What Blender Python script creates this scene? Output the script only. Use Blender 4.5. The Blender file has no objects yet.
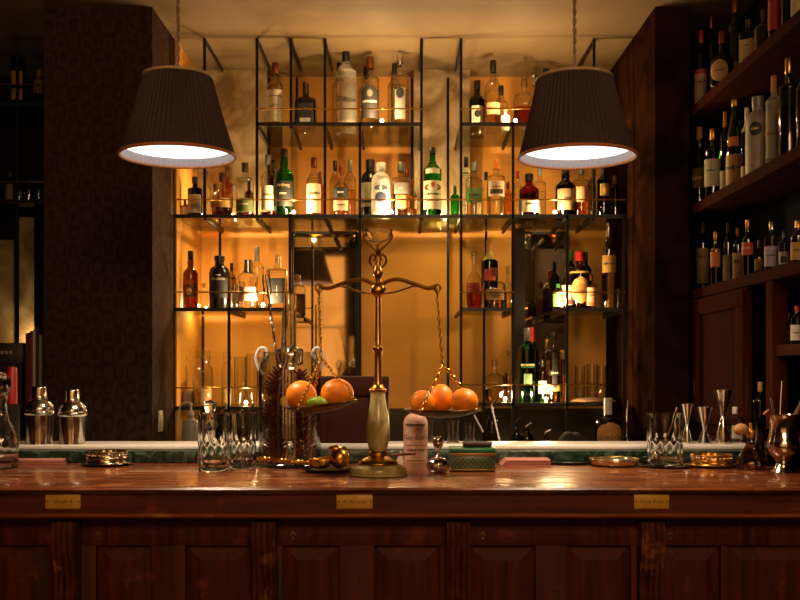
import bpy, bmesh, math, random
from mathutils import Vector, Matrix
random.seed(7)
PI = math.pi
scene = bpy.context.scene
COL = scene.collection
F = 1020.0; HX = 400.0; HY = 370.0; EYE = 1.40
def wx(px, d): return (px-HX)*d/F
def wz(py, d): return EYE+(HY-py)*d/F

# ------------------------------------------------------------ camera, world, light
cam_d = bpy.data.cameras.new('camera'); cam = bpy.data.objects.new('camera', cam_d); COL.objects.link(cam)
cam.location = (0, 0, EYE); cam.rotation_euler = (PI/2, 0, 0)
cam_d.lens = F/800*36; cam_d.sensor_width = 36; cam_d.shift_y = 70/800; cam_d.clip_start = 0.05
scene.camera = cam
w = bpy.data.worlds.new('world'); scene.world = w; w.use_nodes = True
w.node_tree.nodes['Background'].inputs[0].default_value = (1, .7, .45, 1)
w.node_tree.nodes['Background'].inputs[1].default_value = .05
scene.view_settings.view_transform = 'Standard'; scene.view_settings.look = 'None'
scene.view_settings.exposure = 0.9; scene.view_settings.gamma = 1; scene.view_settings.use_curve_mapping = False
scene.cycles.transparent_max_bounces = 32
scene.cycles.max_bounces = 14; scene.cycles.transmission_bounces = 14; scene.cycles.glossy_bounces = 5
scene.cycles.sample_clamp_indirect = 4
scene.cycles.caustics_reflective = False; scene.cycles.caustics_refractive = False
FILL_W, LAMP_W, BULB_W = 38, 28, 4.2
def light(name, kind, loc, power, color, rot=(0,0,0), size=.1, parent=None, sy=None):
    l = bpy.data.lights.new(name, kind); l.energy = power; l.color = color
    if kind == 'AREA':
        l.size = size
        if sy: l.shape = 'RECTANGLE'; l.size_y = sy
    elif kind == 'SPOT': l.shadow_soft_size = size
    else: l.shadow_soft_size = size
    o = bpy.data.objects.new(name, l); COL.objects.link(o); o.location = loc; o.rotation_euler = rot
    if parent: o.parent = parent
    return o
def aim(o, t):
    o.rotation_euler = (Vector(t)-o.location).to_track_quat('-Z', 'Y').to_euler()
rl = light('room_fill', 'AREA', (.45, -.6, 2.84), FILL_W, (1, .60, .34), size=1.4, sy=.9); aim(rl, (0, 3.0, 1.0))  # added unseen fill standing in for the room's general lighting
# ------------------------------------------------------------ materials
def lin(h):
    h = h.lstrip('#'); v = [int(h[i:i+2], 16)/255 for i in (0, 2, 4)]
    return tuple(c/12.92 if c <= .04045 else ((c+.055)/1.055)**2.4 for c in v)+(1,)
MATS = {}
def mat_new(name):
    m = bpy.data.materials.new(name); m.use_nodes = True
    return m, m.node_tree.nodes, m.node_tree.links, m.node_tree.nodes['Principled BSDF']
def M(hexc, rough=.5, metal=0, noise=.12, scale=40, name=None, bump=0, spec=.5):
    key = (hexc, rough, metal, noise, scale, bump)
    if key in MATS: return MATS[key]
    m, n, l, b = mat_new(name or 'paint_'+hexc.strip('#'))
    c = lin(hexc)
    b.inputs['Roughness'].default_value = rough; b.inputs['Metallic'].default_value = metal
    b.inputs['Specular IOR Level'].default_value = spec
    tc = n.new('ShaderNodeTexCoord'); nz = n.new('ShaderNodeTexNoise'); nz.inputs['Scale'].default_value = scale
    nz.inputs['Detail'].default_value = 4
    l.new(tc.outputs['Object'], nz.inputs['Vector'])
    cr = n.new('ShaderNodeValToRGB'); l.new(nz.outputs[0], cr.inputs[0])
    cr.color_ramp.elements[0].position = .3; cr.color_ramp.elements[1].position = .7
    cr.color_ramp.elements[0].color = tuple(x*(1-noise) for x in c[:3])+(1,)
    cr.color_ramp.elements[1].color = tuple(min(1, x*(1+noise)) for x in c[:3])+(1,)
    l.new(cr.outputs[0], b.inputs['Base Color'])
    if bump:
        bp = n.new('ShaderNodeBump'); bp.inputs['Strength'].default_value = bump; bp.inputs['Distance'].default_value = .01
        l.new(nz.outputs[0], bp.inputs['Height']); l.new(bp.outputs[0], b.inputs['Normal'])
    MATS[key] = m; return m
def thin_glass(col, name, rough=.03, boost=1.0):
    k = ('thin', name)
    if k in MATS: return MATS[k]
    m, n, l, b = mat_new(name); n.remove(b)
    out = n['Material Output']
    tr = n.new('ShaderNodeBsdfTransparent'); tr.inputs[0].default_value = tuple(col)+(1,)
    gl = n.new('ShaderNodeBsdfGlossy'); gl.inputs['Roughness'].default_value = rough
    fr = n.new('ShaderNodeFresnel'); ge = n.new('ShaderNodeNewGeometry'); mr = n.new('ShaderNodeMapRange')   # same index seen from both faces of the pane
    mr.inputs[3].default_value = 1.5; mr.inputs[4].default_value = 1/1.5
    l.new(ge.outputs['Backfacing'], mr.inputs[0]); l.new(mr.outputs[0], fr.inputs[0])
    mu = n.new('ShaderNodeMath'); mu.operation = 'MULTIPLY'; mu.inputs[1].default_value = boost; mu.use_clamp = True
    l.new(fr.outputs[0], mu.inputs[0])
    lw = n.new('ShaderNodeLayerWeight'); lw.inputs[0].default_value = .5       # longer path through the glass wall at its rim
    pw = n.new('ShaderNodeMath'); pw.operation = 'POWER'; pw.inputs[1].default_value = 3.0; l.new(lw.outputs['Facing'], pw.inputs[0])
    mc = n.new('ShaderNodeMix'); mc.data_type = 'RGBA'; l.new(pw.outputs[0], mc.inputs[0])
    mc.inputs[6].default_value = tuple(col)+(1,); mc.inputs[7].default_value = tuple(c*c*.30 for c in col)+(1,); l.new(mc.outputs[2], tr.inputs[0])
    mx = n.new('ShaderNodeMixShader'); l.new(mu.outputs[0], mx.inputs[0]); l.new(tr.outputs[0], mx.inputs[1]); l.new(gl.outputs[0], mx.inputs[2])
    l.new(mx.outputs[0], out.inputs[0]); MATS[k] = m; return m
def solid_glass(col, name, ior=1.45, rough=0.0):
    k = ('sg', name)
    if k in MATS: return MATS[k]
    m, n, l, b = mat_new(name)
    b.inputs['Base Color'].default_value = tuple(col)+(1,); b.inputs['Transmission Weight'].default_value = 1
    b.inputs['IOR'].default_value = ior; b.inputs['Roughness'].default_value = rough
    MATS[k] = m; return m
def emis(col, s, name):
    m, n, l, b = mat_new(name)
    b.inputs['Base Color'].default_value = (0, 0, 0, 1)
    b.inputs['Emission Color'].default_value = tuple(col)+(1,); b.inputs['Emission Strength'].default_value = s
    return m
def wood(name, c0, c1, rough=.35, axis='X', wear=0, scale=3.0, wearcol='#8a4a20', coat=0.0, bump=.15, spec=.5):
    m, n, l, b = mat_new(name)
    tc = n.new('ShaderNodeTexCoord'); mp = n.new('ShaderNodeMapping')
    s = {'X': (1, 14, 14), 'Y': (14, 1, 14), 'Z': (14, 14, 1)}[axis]
    mp.inputs['Scale'].default_value = s
    l.new(tc.outputs['Object'], mp.inputs['Vector'])
    nz = n.new('ShaderNodeTexNoise'); nz.inputs['Scale'].default_value = scale; nz.inputs['Detail'].default_value = 8; nz.inputs['Distortion'].default_value = .6
    l.new(mp.outputs[0], nz.inputs['Vector'])
    cr = n.new('ShaderNodeValToRGB'); l.new(nz.outputs[0], cr.inputs[0])
    cr.color_ramp.elements[0].position = .32; cr.color_ramp.elements[1].position = .68
    cr.color_ramp.elements[0].color = lin(c0); cr.color_ramp.elements[1].color = lin(c1)
    src = cr.outputs[0]
    if wear:
        n2 = n.new('ShaderNodeTexNoise'); n2.inputs['Scale'].default_value = 9; n2.inputs['Detail'].default_value = 10; n2.inputs['Roughness'].default_value = .7
        l.new(tc.outputs['Object'], n2.inputs['Vector'])
        r2 = n.new('ShaderNodeValToRGB'); r2.color_ramp.elements[0].position = .62-wear*.1; r2.color_ramp.elements[1].position = .72-wear*.1
        l.new(n2.outputs[0], r2.inputs[0])
        mx = n.new('ShaderNodeMix'); mx.data_type = 'RGBA'; l.new(r2.outputs[0], mx.inputs[0]); l.new(src, mx.inputs[6]); mx.inputs[7].default_value = lin(wearcol)
        src = mx.outputs[2]
    l.new(src, b.inputs['Base Color'])
    rr = n.new('ShaderNodeMapRange'); rr.inputs[3].default_value = rough*.7; rr.inputs[4].default_value = rough*1.4
    l.new(nz.outputs[0], rr.inputs[0]); l.new(rr.outputs[0], b.inputs['Roughness'])
    bp = n.new('ShaderNodeBump'); bp.inputs['Strength'].default_value = bump; bp.inputs['Distance'].default_value = .004
    l.new(nz.outputs[0], bp.inputs['Height']); l.new(bp.outputs[0], b.inputs['Normal'])
    b.inputs['Coat Weight'].default_value = coat; b.inputs['Specular IOR Level'].default_value = spec
    return m
def blotch(name, c0, c1, rough=.4, metal=0, scale=3, bump=.2, c2=None, detail=8, spec=.5):
    m, n, l, b = mat_new(name)
    tc = n.new('ShaderNodeTexCoord'); nz = n.new('ShaderNodeTexNoise'); nz.inputs['Scale'].default_value = scale
    nz.inputs['Detail'].default_value = detail; nz.inputs['Distortion'].default_value = 1.2
    l.new(tc.outputs['Object'], nz.inputs['Vector'])
    cr = n.new('ShaderNodeValToRGB'); l.new(nz.outputs[0], cr.inputs[0])
    cr.color_ramp.elements[0].position = .35; cr.color_ramp.elements[1].position = .65
    cr.color_ramp.elements[0].color = lin(c0); cr.color_ramp.elements[1].color = lin(c1)
    if c2:
        e = cr.color_ramp.elements.new(.5); e.color = lin(c2)
    l.new(cr.outputs[0], b.inputs['Base Color'])
    b.inputs['Roughness'].default_value = rough; b.inputs['Metallic'].default_value = metal; b.inputs['Specular IOR Level'].default_value = spec
    bp = n.new('ShaderNodeBump'); bp.inputs['Strength'].default_value = bump; bp.inputs['Distance'].default_value = .01
    l.new(nz.outputs[0], bp.inputs['Height']); l.new(bp.outputs[0], b.inputs['Normal'])
    return m
def damask(name, c0, c1):
    m, n, l, b = mat_new(name)
    tc = n.new('ShaderNodeTexCoord')
    sx = n.new('ShaderNodeSeparateXYZ'); l.new(tc.outputs['Object'], sx.inputs[0])
    def mth(op, a, bb=None):
        x = n.new('ShaderNodeMath'); x.operation = op
        for i, v in enumerate((a, bb)):
            if v is None: continue
            if isinstance(v, (int, float)): x.inputs[i].default_value = v
            else: l.new(v, x.inputs[i])
        return x.outputs[0]
    xy = mth('ADD', sx.outputs[0], sx.outputs[1])
    u = mth('COSINE', mth('MULTIPLY', xy, 22)); v = mth('COSINE', mth('MULTIPLY', sx.outputs[2], 11))
    u2 = mth('COSINE', mth('MULTIPLY', xy, 66)); v2 = mth('SINE', mth('MULTIPLY', sx.outputs[2], 44))
    a = mth('ADD', mth('ADD', u, v), mth('MULTIPLY', mth('MULTIPLY', u2, v2), 1.1))
    a = mth('SINE', mth('MULTIPLY', a, 4.0))
    nz = n.new('ShaderNodeTexNoise'); nz.inputs['Scale'].default_value = 30; l.new(tc.outputs['Object'], nz.inputs['Vector'])
    a = mth('ADD', mth('MULTIPLY', a, .18), mth('MULTIPLY', nz.outputs[0], 1.0))
    cr = n.new('ShaderNodeValToRGB'); l.new(a, cr.inputs[0])
    cr.color_ramp.elements[0].position = .25; cr.color_ramp.elements[1].position = .85
    cr.color_ramp.elements[0].color = lin(c0); cr.color_ramp.elements[1].color = lin(c1)
    l.new(cr.outputs[0], b.inputs['Base Color']); b.inputs['Roughness'].default_value = .6; b.inputs['Specular IOR Level'].default_value = .02
    return m
READABLE = {'1977', 'Grappa', 'BELUGA', 'Ardbeg', 'nikaboo', 'GORDON', "Gordon's"}
# glass colours
GL = {'clear': (.93, .93, .90), 'green': (.10, .50, .10), 'dgreen': (.05, .22, .06), 'brown': (.28, .12, .04), 'black': (.015, .013, .012),
      'pink': (.95, .78, .66), 'frost': (.85, .86, .85), 'amber': (.85, .50, .18), 'red': (.55, .08, .04), 'smoke': (.55, .50, .42)}
def glassm(k):
    if k == 'blacksolid': return M('#15120f', .22, 0, .1)
    if k == 'frost':
        m = M('#d2cdbc', .35, 0, .05, 20); m.node_tree.nodes['Principled BSDF'].inputs['Alpha'].default_value = .22; return m
    if k == 'stone': return M('#8c8474', .5, 0, .15)
    if k == 'white': return M('#d8d4c6', .35, 0, .08)
    if k == 'clay': return M('#b98a6c', .55, 0, .1)
    return thin_glass(GL[k], 'glass_'+k, rough=.02 if k != 'frost' else .15, boost=1.6)
LQ = {'red': (.45, .03, .02), 'amber': (.85, .38, .06), 'dark': (.10, .03, .01), 'clear': (.97, .97, .95), 'pink': (.95, .55, .40), 'green': (.2, .6, .15), 'orange': (.9, .3, .05), 'gold': (.95, .72, .25)}
def liquidm(k): return solid_glass(LQ[k], 'liquid_'+k, 1.25)
CAP = {'black': ('#141210', .35, 0), 'gold': ('#c89a48', .3, 1), 'silver': ('#c8c4bc', .25, 1), 'copper': ('#7c4220', .4, .8), 'red': ('#a81c18', .4, 0),
       'orange': ('#d87a2c', .45, 0), 'cork': ('#b07c48', .8, 0), 'white': ('#d8d4c8', .4, 0), 'grey': ('#77736a', .4, .3), 'brown': ('#4a2816', .5, 0), 'green': ('#1d5a24', .4, 0), 'cream': ('#cdb98a', .5, 0), 'wood': ('#8a5a30', .6, 0)}
def capm(k): c = CAP[k]; return M(c[0], c[1], c[2])
BRASS = M('#c8933a', .28, 1, .25, 30, 'brass'); SILVER = M('#c9c1b4', .16, 1, .1, 20, 'silver')
BLACKMETAL = M('#16130f', .45, .6, .2, 30, 'black_metal'); PAPER = None
CLEARGLASS = solid_glass((.97, .98, .96), 'clear_glass', 1.45)
THINCLEAR = thin_glass((.95, .95, .92), 'glass_thin_clear', boost=1.8)
SHELFGLASS = thin_glass((.80, .84, .74), 'shelf_glass', boost=1.0)
# ------------------------------------------------------------ mesh helpers
def link(o, parent=None):
    COL.objects.link(o)
    if parent is not None: o.parent = parent
    return o
def part(name, bm, mat, parent=None, loc=(0, 0, 0), smooth=True, rot=None, angle=35):
    me = bpy.data.meshes.new(name); bmesh.ops.recalc_face_normals(bm, faces=bm.faces[:]); bm.to_mesh(me); bm.free()
    for m in (mat if isinstance(mat, (list, tuple)) else [mat]): me.materials.append(m)
    if smooth:
        for p in me.polygons: p.use_smooth = True
        me.set_sharp_from_angle(angle=math.radians(angle))
    o = bpy.data.objects.new(name, me); o.location = loc
    if rot: o.rotation_euler = rot
    return link(o, parent)
def struct(name, bm, mat, smooth=False, parent=None):
    o = part(name, bm, mat, parent, smooth=smooth)
    if parent is None: o['kind'] = 'structure'
    return o
def tag(o, label, cat, group=None, kind=None):
    o['label'] = label; o['category'] = cat
    if group: o['group'] = group
    if kind: o['kind'] = kind
    return o
def thing(name, label, cat, loc, rz=0, group=None):
    o = bpy.data.objects.new(name, None); o.empty_display_size = .05; o.location = loc; o.rotation_euler = (0, 0, rz)
    link(o); return tag(o, label, cat, group)
def B(): return bmesh.new()
def box(bm, x0, x1, y0, y1, z0, z1, bev=0, mi=0):
    vs = [bm.verts.new((x, y, z)) for x in (x0, x1) for y in (y0, y1) for z in (z0, z1)]
    fs = [bm.faces.new([vs[i] for i in q]) for q in ((0, 1, 3, 2), (4, 6, 7, 5), (0, 4, 5, 1), (2, 3, 7, 6), (0, 2, 6, 4), (1, 5, 7, 3))]
    for f in fs: f.material_index = mi
    if bev:
        es = list({e for f in fs for e in f.edges})
        bmesh.ops.bevel(bm, geom=es, offset=bev, segments=2, affect='EDGES', profile=.5)
    return bm
def lathe(bm, prof, n=28, c=(0, 0, 0), sq=0, rmod=None, sx=1, sy=1, mi=0, axis=None):
    """prof: (r, z) list. sq>0 makes the section a rounded square."""
    rings = []
    for r, z in prof:
        if r < 1e-5: rings.append([bm.verts.new((c[0], c[1], c[2]+z))]); continue
        ring = []
        for i in range(n):
            t = 2*PI*i/n
            k = r
            if sq: k = r/((abs(math.cos(t))**sq+abs(math.sin(t))**sq)**(1/sq))
            if rmod: k *= rmod(t, z)
            ring.append(bm.verts.new((c[0]+k*math.cos(t)*sx, c[1]+k*math.sin(t)*sy, c[2]+z)))
        rings.append(ring)
    for a, b in zip(rings, rings[1:]):
        if len(a) == 1 and len(b) == 1: continue
        for i in range(n):
            j = (i+1) % n
            if len(a) == 1: f = bm.faces.new((a[0], b[j], b[i]))
            elif len(b) == 1: f = bm.faces.new((a[i], a[j], b[0]))
            else: f = bm.faces.new((a[i], a[j], b[j], b[i]))
            f.material_index = mi
    return bm
def catmull(pts, k=3):
    out = []
    for i in range(len(pts)-1):
        p0 = pts[max(i-1, 0)]; p1 = pts[i]; p2 = pts[i+1]; p3 = pts[min(i+2, len(pts)-1)]
        for s in range(k):
            t = s/k
            out.append(tuple(.5*((2*b)+(-a+c)*t+(2*a-5*b+4*c-d)*t*t+(-a+3*b-3*c+d)*t**3) for a, b, c, d in zip(p0, p1, p2, p3)))
    out.append(tuple(pts[-1])); return out
def tube(bm, pts, r, n=8, closed=False, mi=0, flat=1):
    pts = [Vector(p) for p in pts]; N = len(pts); rings = []
    rr = r if isinstance(r, (list, tuple)) else [r]*N
    up = Vector((0, 0, 1)); prev = None
    for i, p in enumerate(pts):
        if closed: t = (pts[(i+1) % N]-pts[i-1]).normalized()
        else: t = (pts[min(i+1, N-1)]-pts[max(i-1, 0)]).normalized()
        a = prev if prev is not None else (up if abs(t.z) < .95 else Vector((1, 0, 0)))
        s = t.cross(a)
        if s.length < 1e-4: s = t.cross(Vector((0, 1, .3)))
        s.normalize(); u = s.cross(t).normalized(); prev = u
        rings.append([bm.verts.new(p+(s*math.cos(2*PI*k/n)+u*math.sin(2*PI*k/n)*flat)*rr[i]) for k in range(n)])
    m = N if closed else N-1
    for i in range(m):
        a = rings[i]; b = rings[(i+1) % N]
        for k in range(n):
            f = bm.faces.new((a[k], a[(k+1) % n], b[(k+1) % n], b[k])); f.material_index = mi
    if not closed:
        for q in (rings[0], rings[-1]):
            f = bm.faces.new(q); f.material_index = mi
    return bm
def torus(bm, c, R, r, rot=None, n=20, k=8, sx=1, sz=1):
    pts = [Vector((R*math.cos(2*PI*i/n)*sx, 0, R*math.sin(2*PI*i/n)*sz)) for i in range(n)]
    if rot: pts = [rot @ p for p in pts]
    tube(bm, [p+Vector(c) for p in pts], r, k, closed=True)
    return bm
def ball(bm, c, r, sx=1, sy=1, sz=1, u=18, v=12):
    prof = [(r*math.sin(PI*i/v), -r*math.cos(PI*i/v)*sz) for i in range(v+1)]
    prof[0] = (0, prof[0][1]); prof[-1] = (0, prof[-1][1])
    return lathe(bm, prof, u, c, sx=sx, sy=sy)
def text_mesh(body, size, mat, name='lettering', parent=None, R=None, z=0, off=.0008, shear=0, flat_y=None, ang0=0, wide=1, x0=0):
    cu = bpy.data.curves.new('lettering', 'FONT'); cu.body = body; cu.size = size; cu.align_x = 'CENTER'; cu.align_y = 'CENTER'
    cu.shear = shear; cu.resolution_u = 2
    o = bpy.data.objects.new('lettering', cu); COL.objects.link(o)
    bpy.context.view_layer.update()
    dg = bpy.context.evaluated_depsgraph_get()
    me = bpy.data.meshes.new_from_object(o.evaluated_get(dg)); bpy.data.objects.remove(o)
    for v in me.vertices:
        x, y = v.co.x*wide, v.co.y
        if R: 
            a = x/R+ang0; v.co = ((R+off)*math.sin(a), -(R+off)*math.cos(a), z+y)
        else: v.co = (x+x0, (flat_y or 0), z+y)
    me.materials.clear(); me.materials.append(mat); me.name = name
    ob = bpy.data.objects.new(name, me)
    return link(ob, parent)
# ------------------------------------------------------------ bottles
ST = {
 'bord': ([(1,.64),(.97,.675),(.80,.72),(.52,.76),(.38,.80),(.34,.85),(.33,.965)], .84),
 'whisky': ([(1,.60),(.96,.635),(.78,.69),(.50,.735),(.37,.77),(.36,.82),(.37,.965)], .84),
 'bulge': ([(1,.56),(.96,.61),(.76,.67),(.44,.715),(.40,.76),(.45,.80),(.38,.85),(.34,.965)], .85),
 'champ': ([(1,.50),(.95,.57),(.76,.66),(.54,.74),(.42,.81),(.38,.965)], .80),
 'tall': ([(1,.66),(.98,.70),(.80,.745),(.50,.775),(.36,.80),(.33,.965)], .82),
 'shoulder': ([(1,.64),(.99,.69),(.90,.72),(.50,.745),(.36,.76),(.34,.965)], .84),
 'squat': ([(1,.44),(.99,.55),(.88,.63),(.50,.675),(.28,.71),(.27,.965)], .80),
 'round': ([(.80,.02),(.98,.12),(1,.35),(.97,.46),(.78,.56),(.42,.62),(.26,.68),(.24,.965)], .80),
 'cone': ([(.97,.10),(.92,.25),(.80,.45),(.58,.60),(.40,.68),(.36,.965)], .76),
 'jug': ([(1,.62),(.98,.70),(.82,.77),(.52,.81),(.44,.83),(.44,.965)], .86),
 'flare': ([(.80,.02),(.86,.2),(.92,.45),(1,.58),(.90,.64),(.62,.71),(.40,.75),(.34,.79),(.34,.965)], .82),
 'jar': ([(1,.62),(.96,.68),(.74,.73),(.74,.80),(.76,.965)], .80),
 'waist': ([(1,.04),(.96,.2),(.82,.42),(.86,.58),(.90,.66),(.60,.74),(.38,.78),(.34,.965)], .80),
}
def bottle(px, ytop, wpx, base, d, style='bord', glass='clear', cap='black', label=None, liq=None, desc='', group=None,
           rz=0, sq=0, X=None, cat='bottle', lit=None, n=24, name='bottle', medal=None, neckband=None, capfrac=None, H=None, stopper=False, fill=.55):
    if X is not None and d is None: d = X*F/(px-HX)
    x = wx(px, d) if X is None else X
    R = wpx/2*d/F
    if H is None: H = wz(ytop, d)-base
    t = thing(name, desc, cat, (x, d, base+.0004), rz, group)
    pts, c0 = ST[style]
    if capfrac: c0 = capfrac
    full = [(.90, 0)] + ([(1, .02)] if pts[0][1] > .1 else []) + pts
    prof = catmull([(a*R, b*H) for a, b in full], 2)
    prof = [(0, .006*H), (prof[0][0]*.8, .004*H)]+prof+[(pts[-1][0]*R*1.0, .97*H), (0, .97*H)]
    bm = B(); lathe(bm, prof, n, sq=sq); part('glass_body', bm, glassm(glass), t, angle=50)
    rn = pts[-1][0]*R
    bm = B()
    if stopper:
        ball(bm, (0, 0, H*.95), H*.05, 1, 1, .95, 14, 8); lathe(bm, [(rn*1.2, c0*H), (rn*1.25, H*.9), (rn*.9, H*.92), (0, H*.92)], 16)
    else:
        lathe(bm, [(rn*1.06, c0*H), (rn*1.14, (c0+.005)*H), (rn*1.14, .99*H), (rn*1.02, H), (0, H)], 16)
    part('cap', bm, capm(cap) if cap != 'glass' else THINCLEAR, t)
    def Rat(z):
        zz = z*H
        for (r1, z1), (r2, z2) in zip(prof[2:], prof[3:]):
            if z1 <= zz <= z2 and z2 > z1: return r1+(r2-r1)*(zz-z1)/(z2-z1)
        return R
    if neckband:
        za, zb = neckband[0], neckband[1]
        bm = B(); lathe(bm, [(Rat(za+(zb-za)*i/4)+.0006, (za+(zb-za)*i/4)*H) for i in range(5)], 20, sq=0); part('neck_band', bm, M(neckband[2], .5), t)
    if liq:
        zf = fill
        lp = [(0, .008*H+.001)]+[(Rat(max(.02, zf*i/6))*.94, max(.008*H+.001, zf*i/6*H)) for i in range(7)]+[(0, zf*H)]
        bm = B(); lathe(bm, lp, 20, sq=sq); part('liquid', bm, liquidm(liq), t)
    if label:
        for li, L in enumerate(label if isinstance(label, list) else [label]):
            z0, z1, ha, colr = L[:4]; lines = L[4] if len(L) > 4 else []; bands = L[5] if len(L) > 5 else []
            bm = B(); N = 14; ha = math.radians(ha); shape = L[6] if len(L) > 6 else None
            def patch(za, zb, a0, a1, off, mi, nz=2, oval=None):
                g = []
                for iz in range(nz+1):
                    f = iz/nz; z = za+(zb-za)*f; row = []
                    hw = 1.0
                    if oval == 'oval': hw = math.sqrt(max(.02, 1-(2*f-1)**2))
                    if oval == 'arch' and f > .6: hw = math.sqrt(max(.05, 1-((f-.6)/.4)**2))
                    for ia in range(N+1):
                        a = (a0+(a1-a0)*ia/N)*hw
                        r = Rat(z)
                        if sq:
                            s, cc = math.sin(a), math.cos(a); r = r/((abs(s)**sq+abs(cc)**sq)**(1/sq))
                        r += off
                        row.append(bm.verts.new((r*math.sin(a), -r*math.cos(a), z*H)))
                    g.append(row)
                for iz in range(nz):
                    for ia in range(N):
                        f_ = bm.faces.new((g[iz][ia], g[iz][ia+1], g[iz+1][ia+1], g[iz+1][ia])); f_.material_index = mi
            patch(z0, z1, -ha, ha, .0006, 0, 10 if shape else 5, shape)
            ml = [M(colr, .6, 0, .07, 60) if colr != 'none' else thin_glass((.8, .8, .78), 'frosting', rough=.3)]
            for bi, bd in enumerate(bands):
                ml.append(M(bd[4], .5, 0, .1, 60))
                patch(bd[0], bd[1], math.radians(bd[2]), math.radians(bd[3]), .0012, bi+1, 8 if len(bd) > 5 else 2, bd[5] if len(bd) > 5 else None)
            lo = part('label', bm, ml, t)
            for tx in lines:
                if tx[0] not in READABLE:       # print too small to read in the photograph: a row of fine strokes
                    bm = B(); r = Rat(tx[1])+.0014; s = tx[2]*H; n = len(tx[0]); rg = random.Random(len(desc)+li)
                    a = -n*.33*s/r
                    while a < n*.33*s/r-.2*s/r:
                        wd = s*rg.uniform(.15, .5)/r; hh = s*rg.uniform(.18, .3); zc = tx[1]*H
                        vs = [bm.verts.new((r*math.sin(q), -r*math.cos(q), zz)) for q, zz in ((a, zc-hh), (a+wd, zc-hh), (a+wd, zc+hh), (a, zc+hh))]
                        bm.faces.new(vs); a += wd+s*.14/r
                    part('fine_print', bm, M(tx[3], .5), lo, smooth=False); continue
                text_mesh(tx[0], tx[2]*H, M(tx[3], .5), 'lettering', lo, R=Rat(tx[1])+.0014, z=tx[1]*H, shear=tx[4] if len(tx) > 4 else 0)
    return t
# ------------------------------------------------------------ room
CEIL = 2.895
m_ochre = blotch('ochre_plaster', '#c4842e', '#d4953a', .6, 0, 1.5, .05)
m_ceil = blotch('ceiling_plaster', '#705c3e', '#826a48', .7, 0, 1.2, .05)
m_dwall = damask('damask_wallpaper', '#33251d', '#48362c')
m_side = blotch('aged_dark_panel', '#1a0e07', '#301b0e', .8, 0, 5, .1, spec=.0)
m_dark = M('#1a120d', .8, spec=.1); m_teal = M('#11130f', .7, spec=.1)
m_gold = blotch('antique_gold_mirror', '#8c7850', '#d8c9a0', .38, .75, 5, .25, '#b8a272')
struct('floor', box(B(), -3, 3, -1.9, 5.5, -.05, 0), wood('floorboards', '#2a1a10', '#3c2616', .5, 'Y'))
struct('ceiling', box(B(), -3, 3, -1.9, 5.5, CEIL, CEIL+.05), m_ceil)
struct('wall_back', box(B(), -1.02, 1.05, 5.2, 5.3, 0, CEIL), m_ochre)
struct('wall_left_back', box(B(), -2.4, -1.466, 5.2, 5.3, 0, CEIL), m_teal)
struct('wall_left', box(B(), -2.45, -2.4, -1.8, 5.3, 0, CEIL), m_dark)
struct('wall_left_pillar', box(B(), -1.466, -1.02, 4.2, 5.3, 0, CEIL), m_dwall)
bm = box(B(), 1.05, 1.19, 4.2, 5.3, 0, CEIL); box(bm, 1.19, 1.44, 4.43, 5.3, 0, CEIL)
struct('wall_right_pillar', bm, m_side)
struct('wall_right', box(B(), 1.44, 1.5, -1.8, 5.3, 0, CEIL), m_dark)
struct('wall_front', box(B(), -2.45, 1.5, -1.9, -1.8, 0, CEIL), M('#3a2416', .6))
struct('trim_left', box(B(), -1.0195, -1.012, 4.62, 5.2, 1.0, CEIL), m_ochre)
def window(nm, x0, x1):
    fr = B()
    for q in ((x0-.05, x0, .95, 2.8), (x1, x1+.05, .95, 2.8), (x0, x1, 2.75, 2.8), (x0, x1, .95, 1.0), ((x0+x1)/2-.012, (x0+x1)/2+.012, 1.0, 2.75), (x0, x1, 1.9, 1.92)):
        box(fr, q[0], q[1], -1.8, -1.75, q[2], q[3])
    o = struct(nm, fr, M('#2e1c10', .4)); 
    part('pane', box(B(), x0, x1, -1.795, -1.785, 1.0, 2.75), amber_pane, o)
amber_pane = emis((1, .44, .11), .85, 'amber_lit_curtain_glass')
for i, (a, b) in enumerate(((-1.25, -.66), (-.2, .4), (.95, 1.4), (-2.2, -1.7))): window('window_%d' % (i+1), a, b)
# back counter under the shelves
t = thing('back_counter', 'dark low back counter running beneath the glass shelving', 'counter', (0, 4.6, 0))
bm = box(B(), -1.015, 1.045, -.37, .59, .98, 1.02, .004); part('worktop', bm, M('#1c130d', .35), t)
part('cabinet_body', box(B(), -1.0, 1.03, -.33, .59, 0, .98), M('#140e0a', .6), t)
part('back_panel', box(B(), -1.01, 1.04, .56, .595, 1.02, 1.205), M('#2a1b10', .5), t)
# mirrors on the back wall
def mirror(px0, px1, desc):
    x0, x1 = wx(px0, 5.19), wx(px1, 5.19)
    t = thing('wall_mirror', desc, 'mirror', ((x0+x1)/2, 5.197, 1.22)); hw = (x1-x0)/2
    part('mirror_glass', box(B(), -hw, hw, -.012, -.004, 0, .87), blotch('mirror_silvering', '#b39c78', '#c8b48e', .04, 1, 3, .0), t)
    bm = B()
    for s in (-1, 1): box(bm, s*hw-.008, s*hw+.008, -.02, -.001, -.01, .88)
    box(bm, -hw, hw, -.02, -.001, .87, .885); part('mirror_frame', bm, BLACKMETAL, t)
mirror(292, 357, 'tall smoky wall mirror left of the scales reflecting amber windows')
mirror(514, 566, 'tall smoky wall mirror behind the dark green bottle on the right')
def goldpanel(px0, px1, desc):
    x0, x1 = wx(px0, 5.08), wx(px1, 5.08)
    o = part('antique_mirror_panel', box(B(), x0, x1, 5.08, 5.1, 2.11, wz(68, 5.08)), m_gold, None, smooth=False); tag(o, desc, 'mirror panel')
goldpanel(190, 267, 'mottled gold antique mirror panel above the shelf behind the left lamp')
goldpanel(414, 470, 'narrow mottled gold antique mirror panel between the two upper shelf bays')
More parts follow.
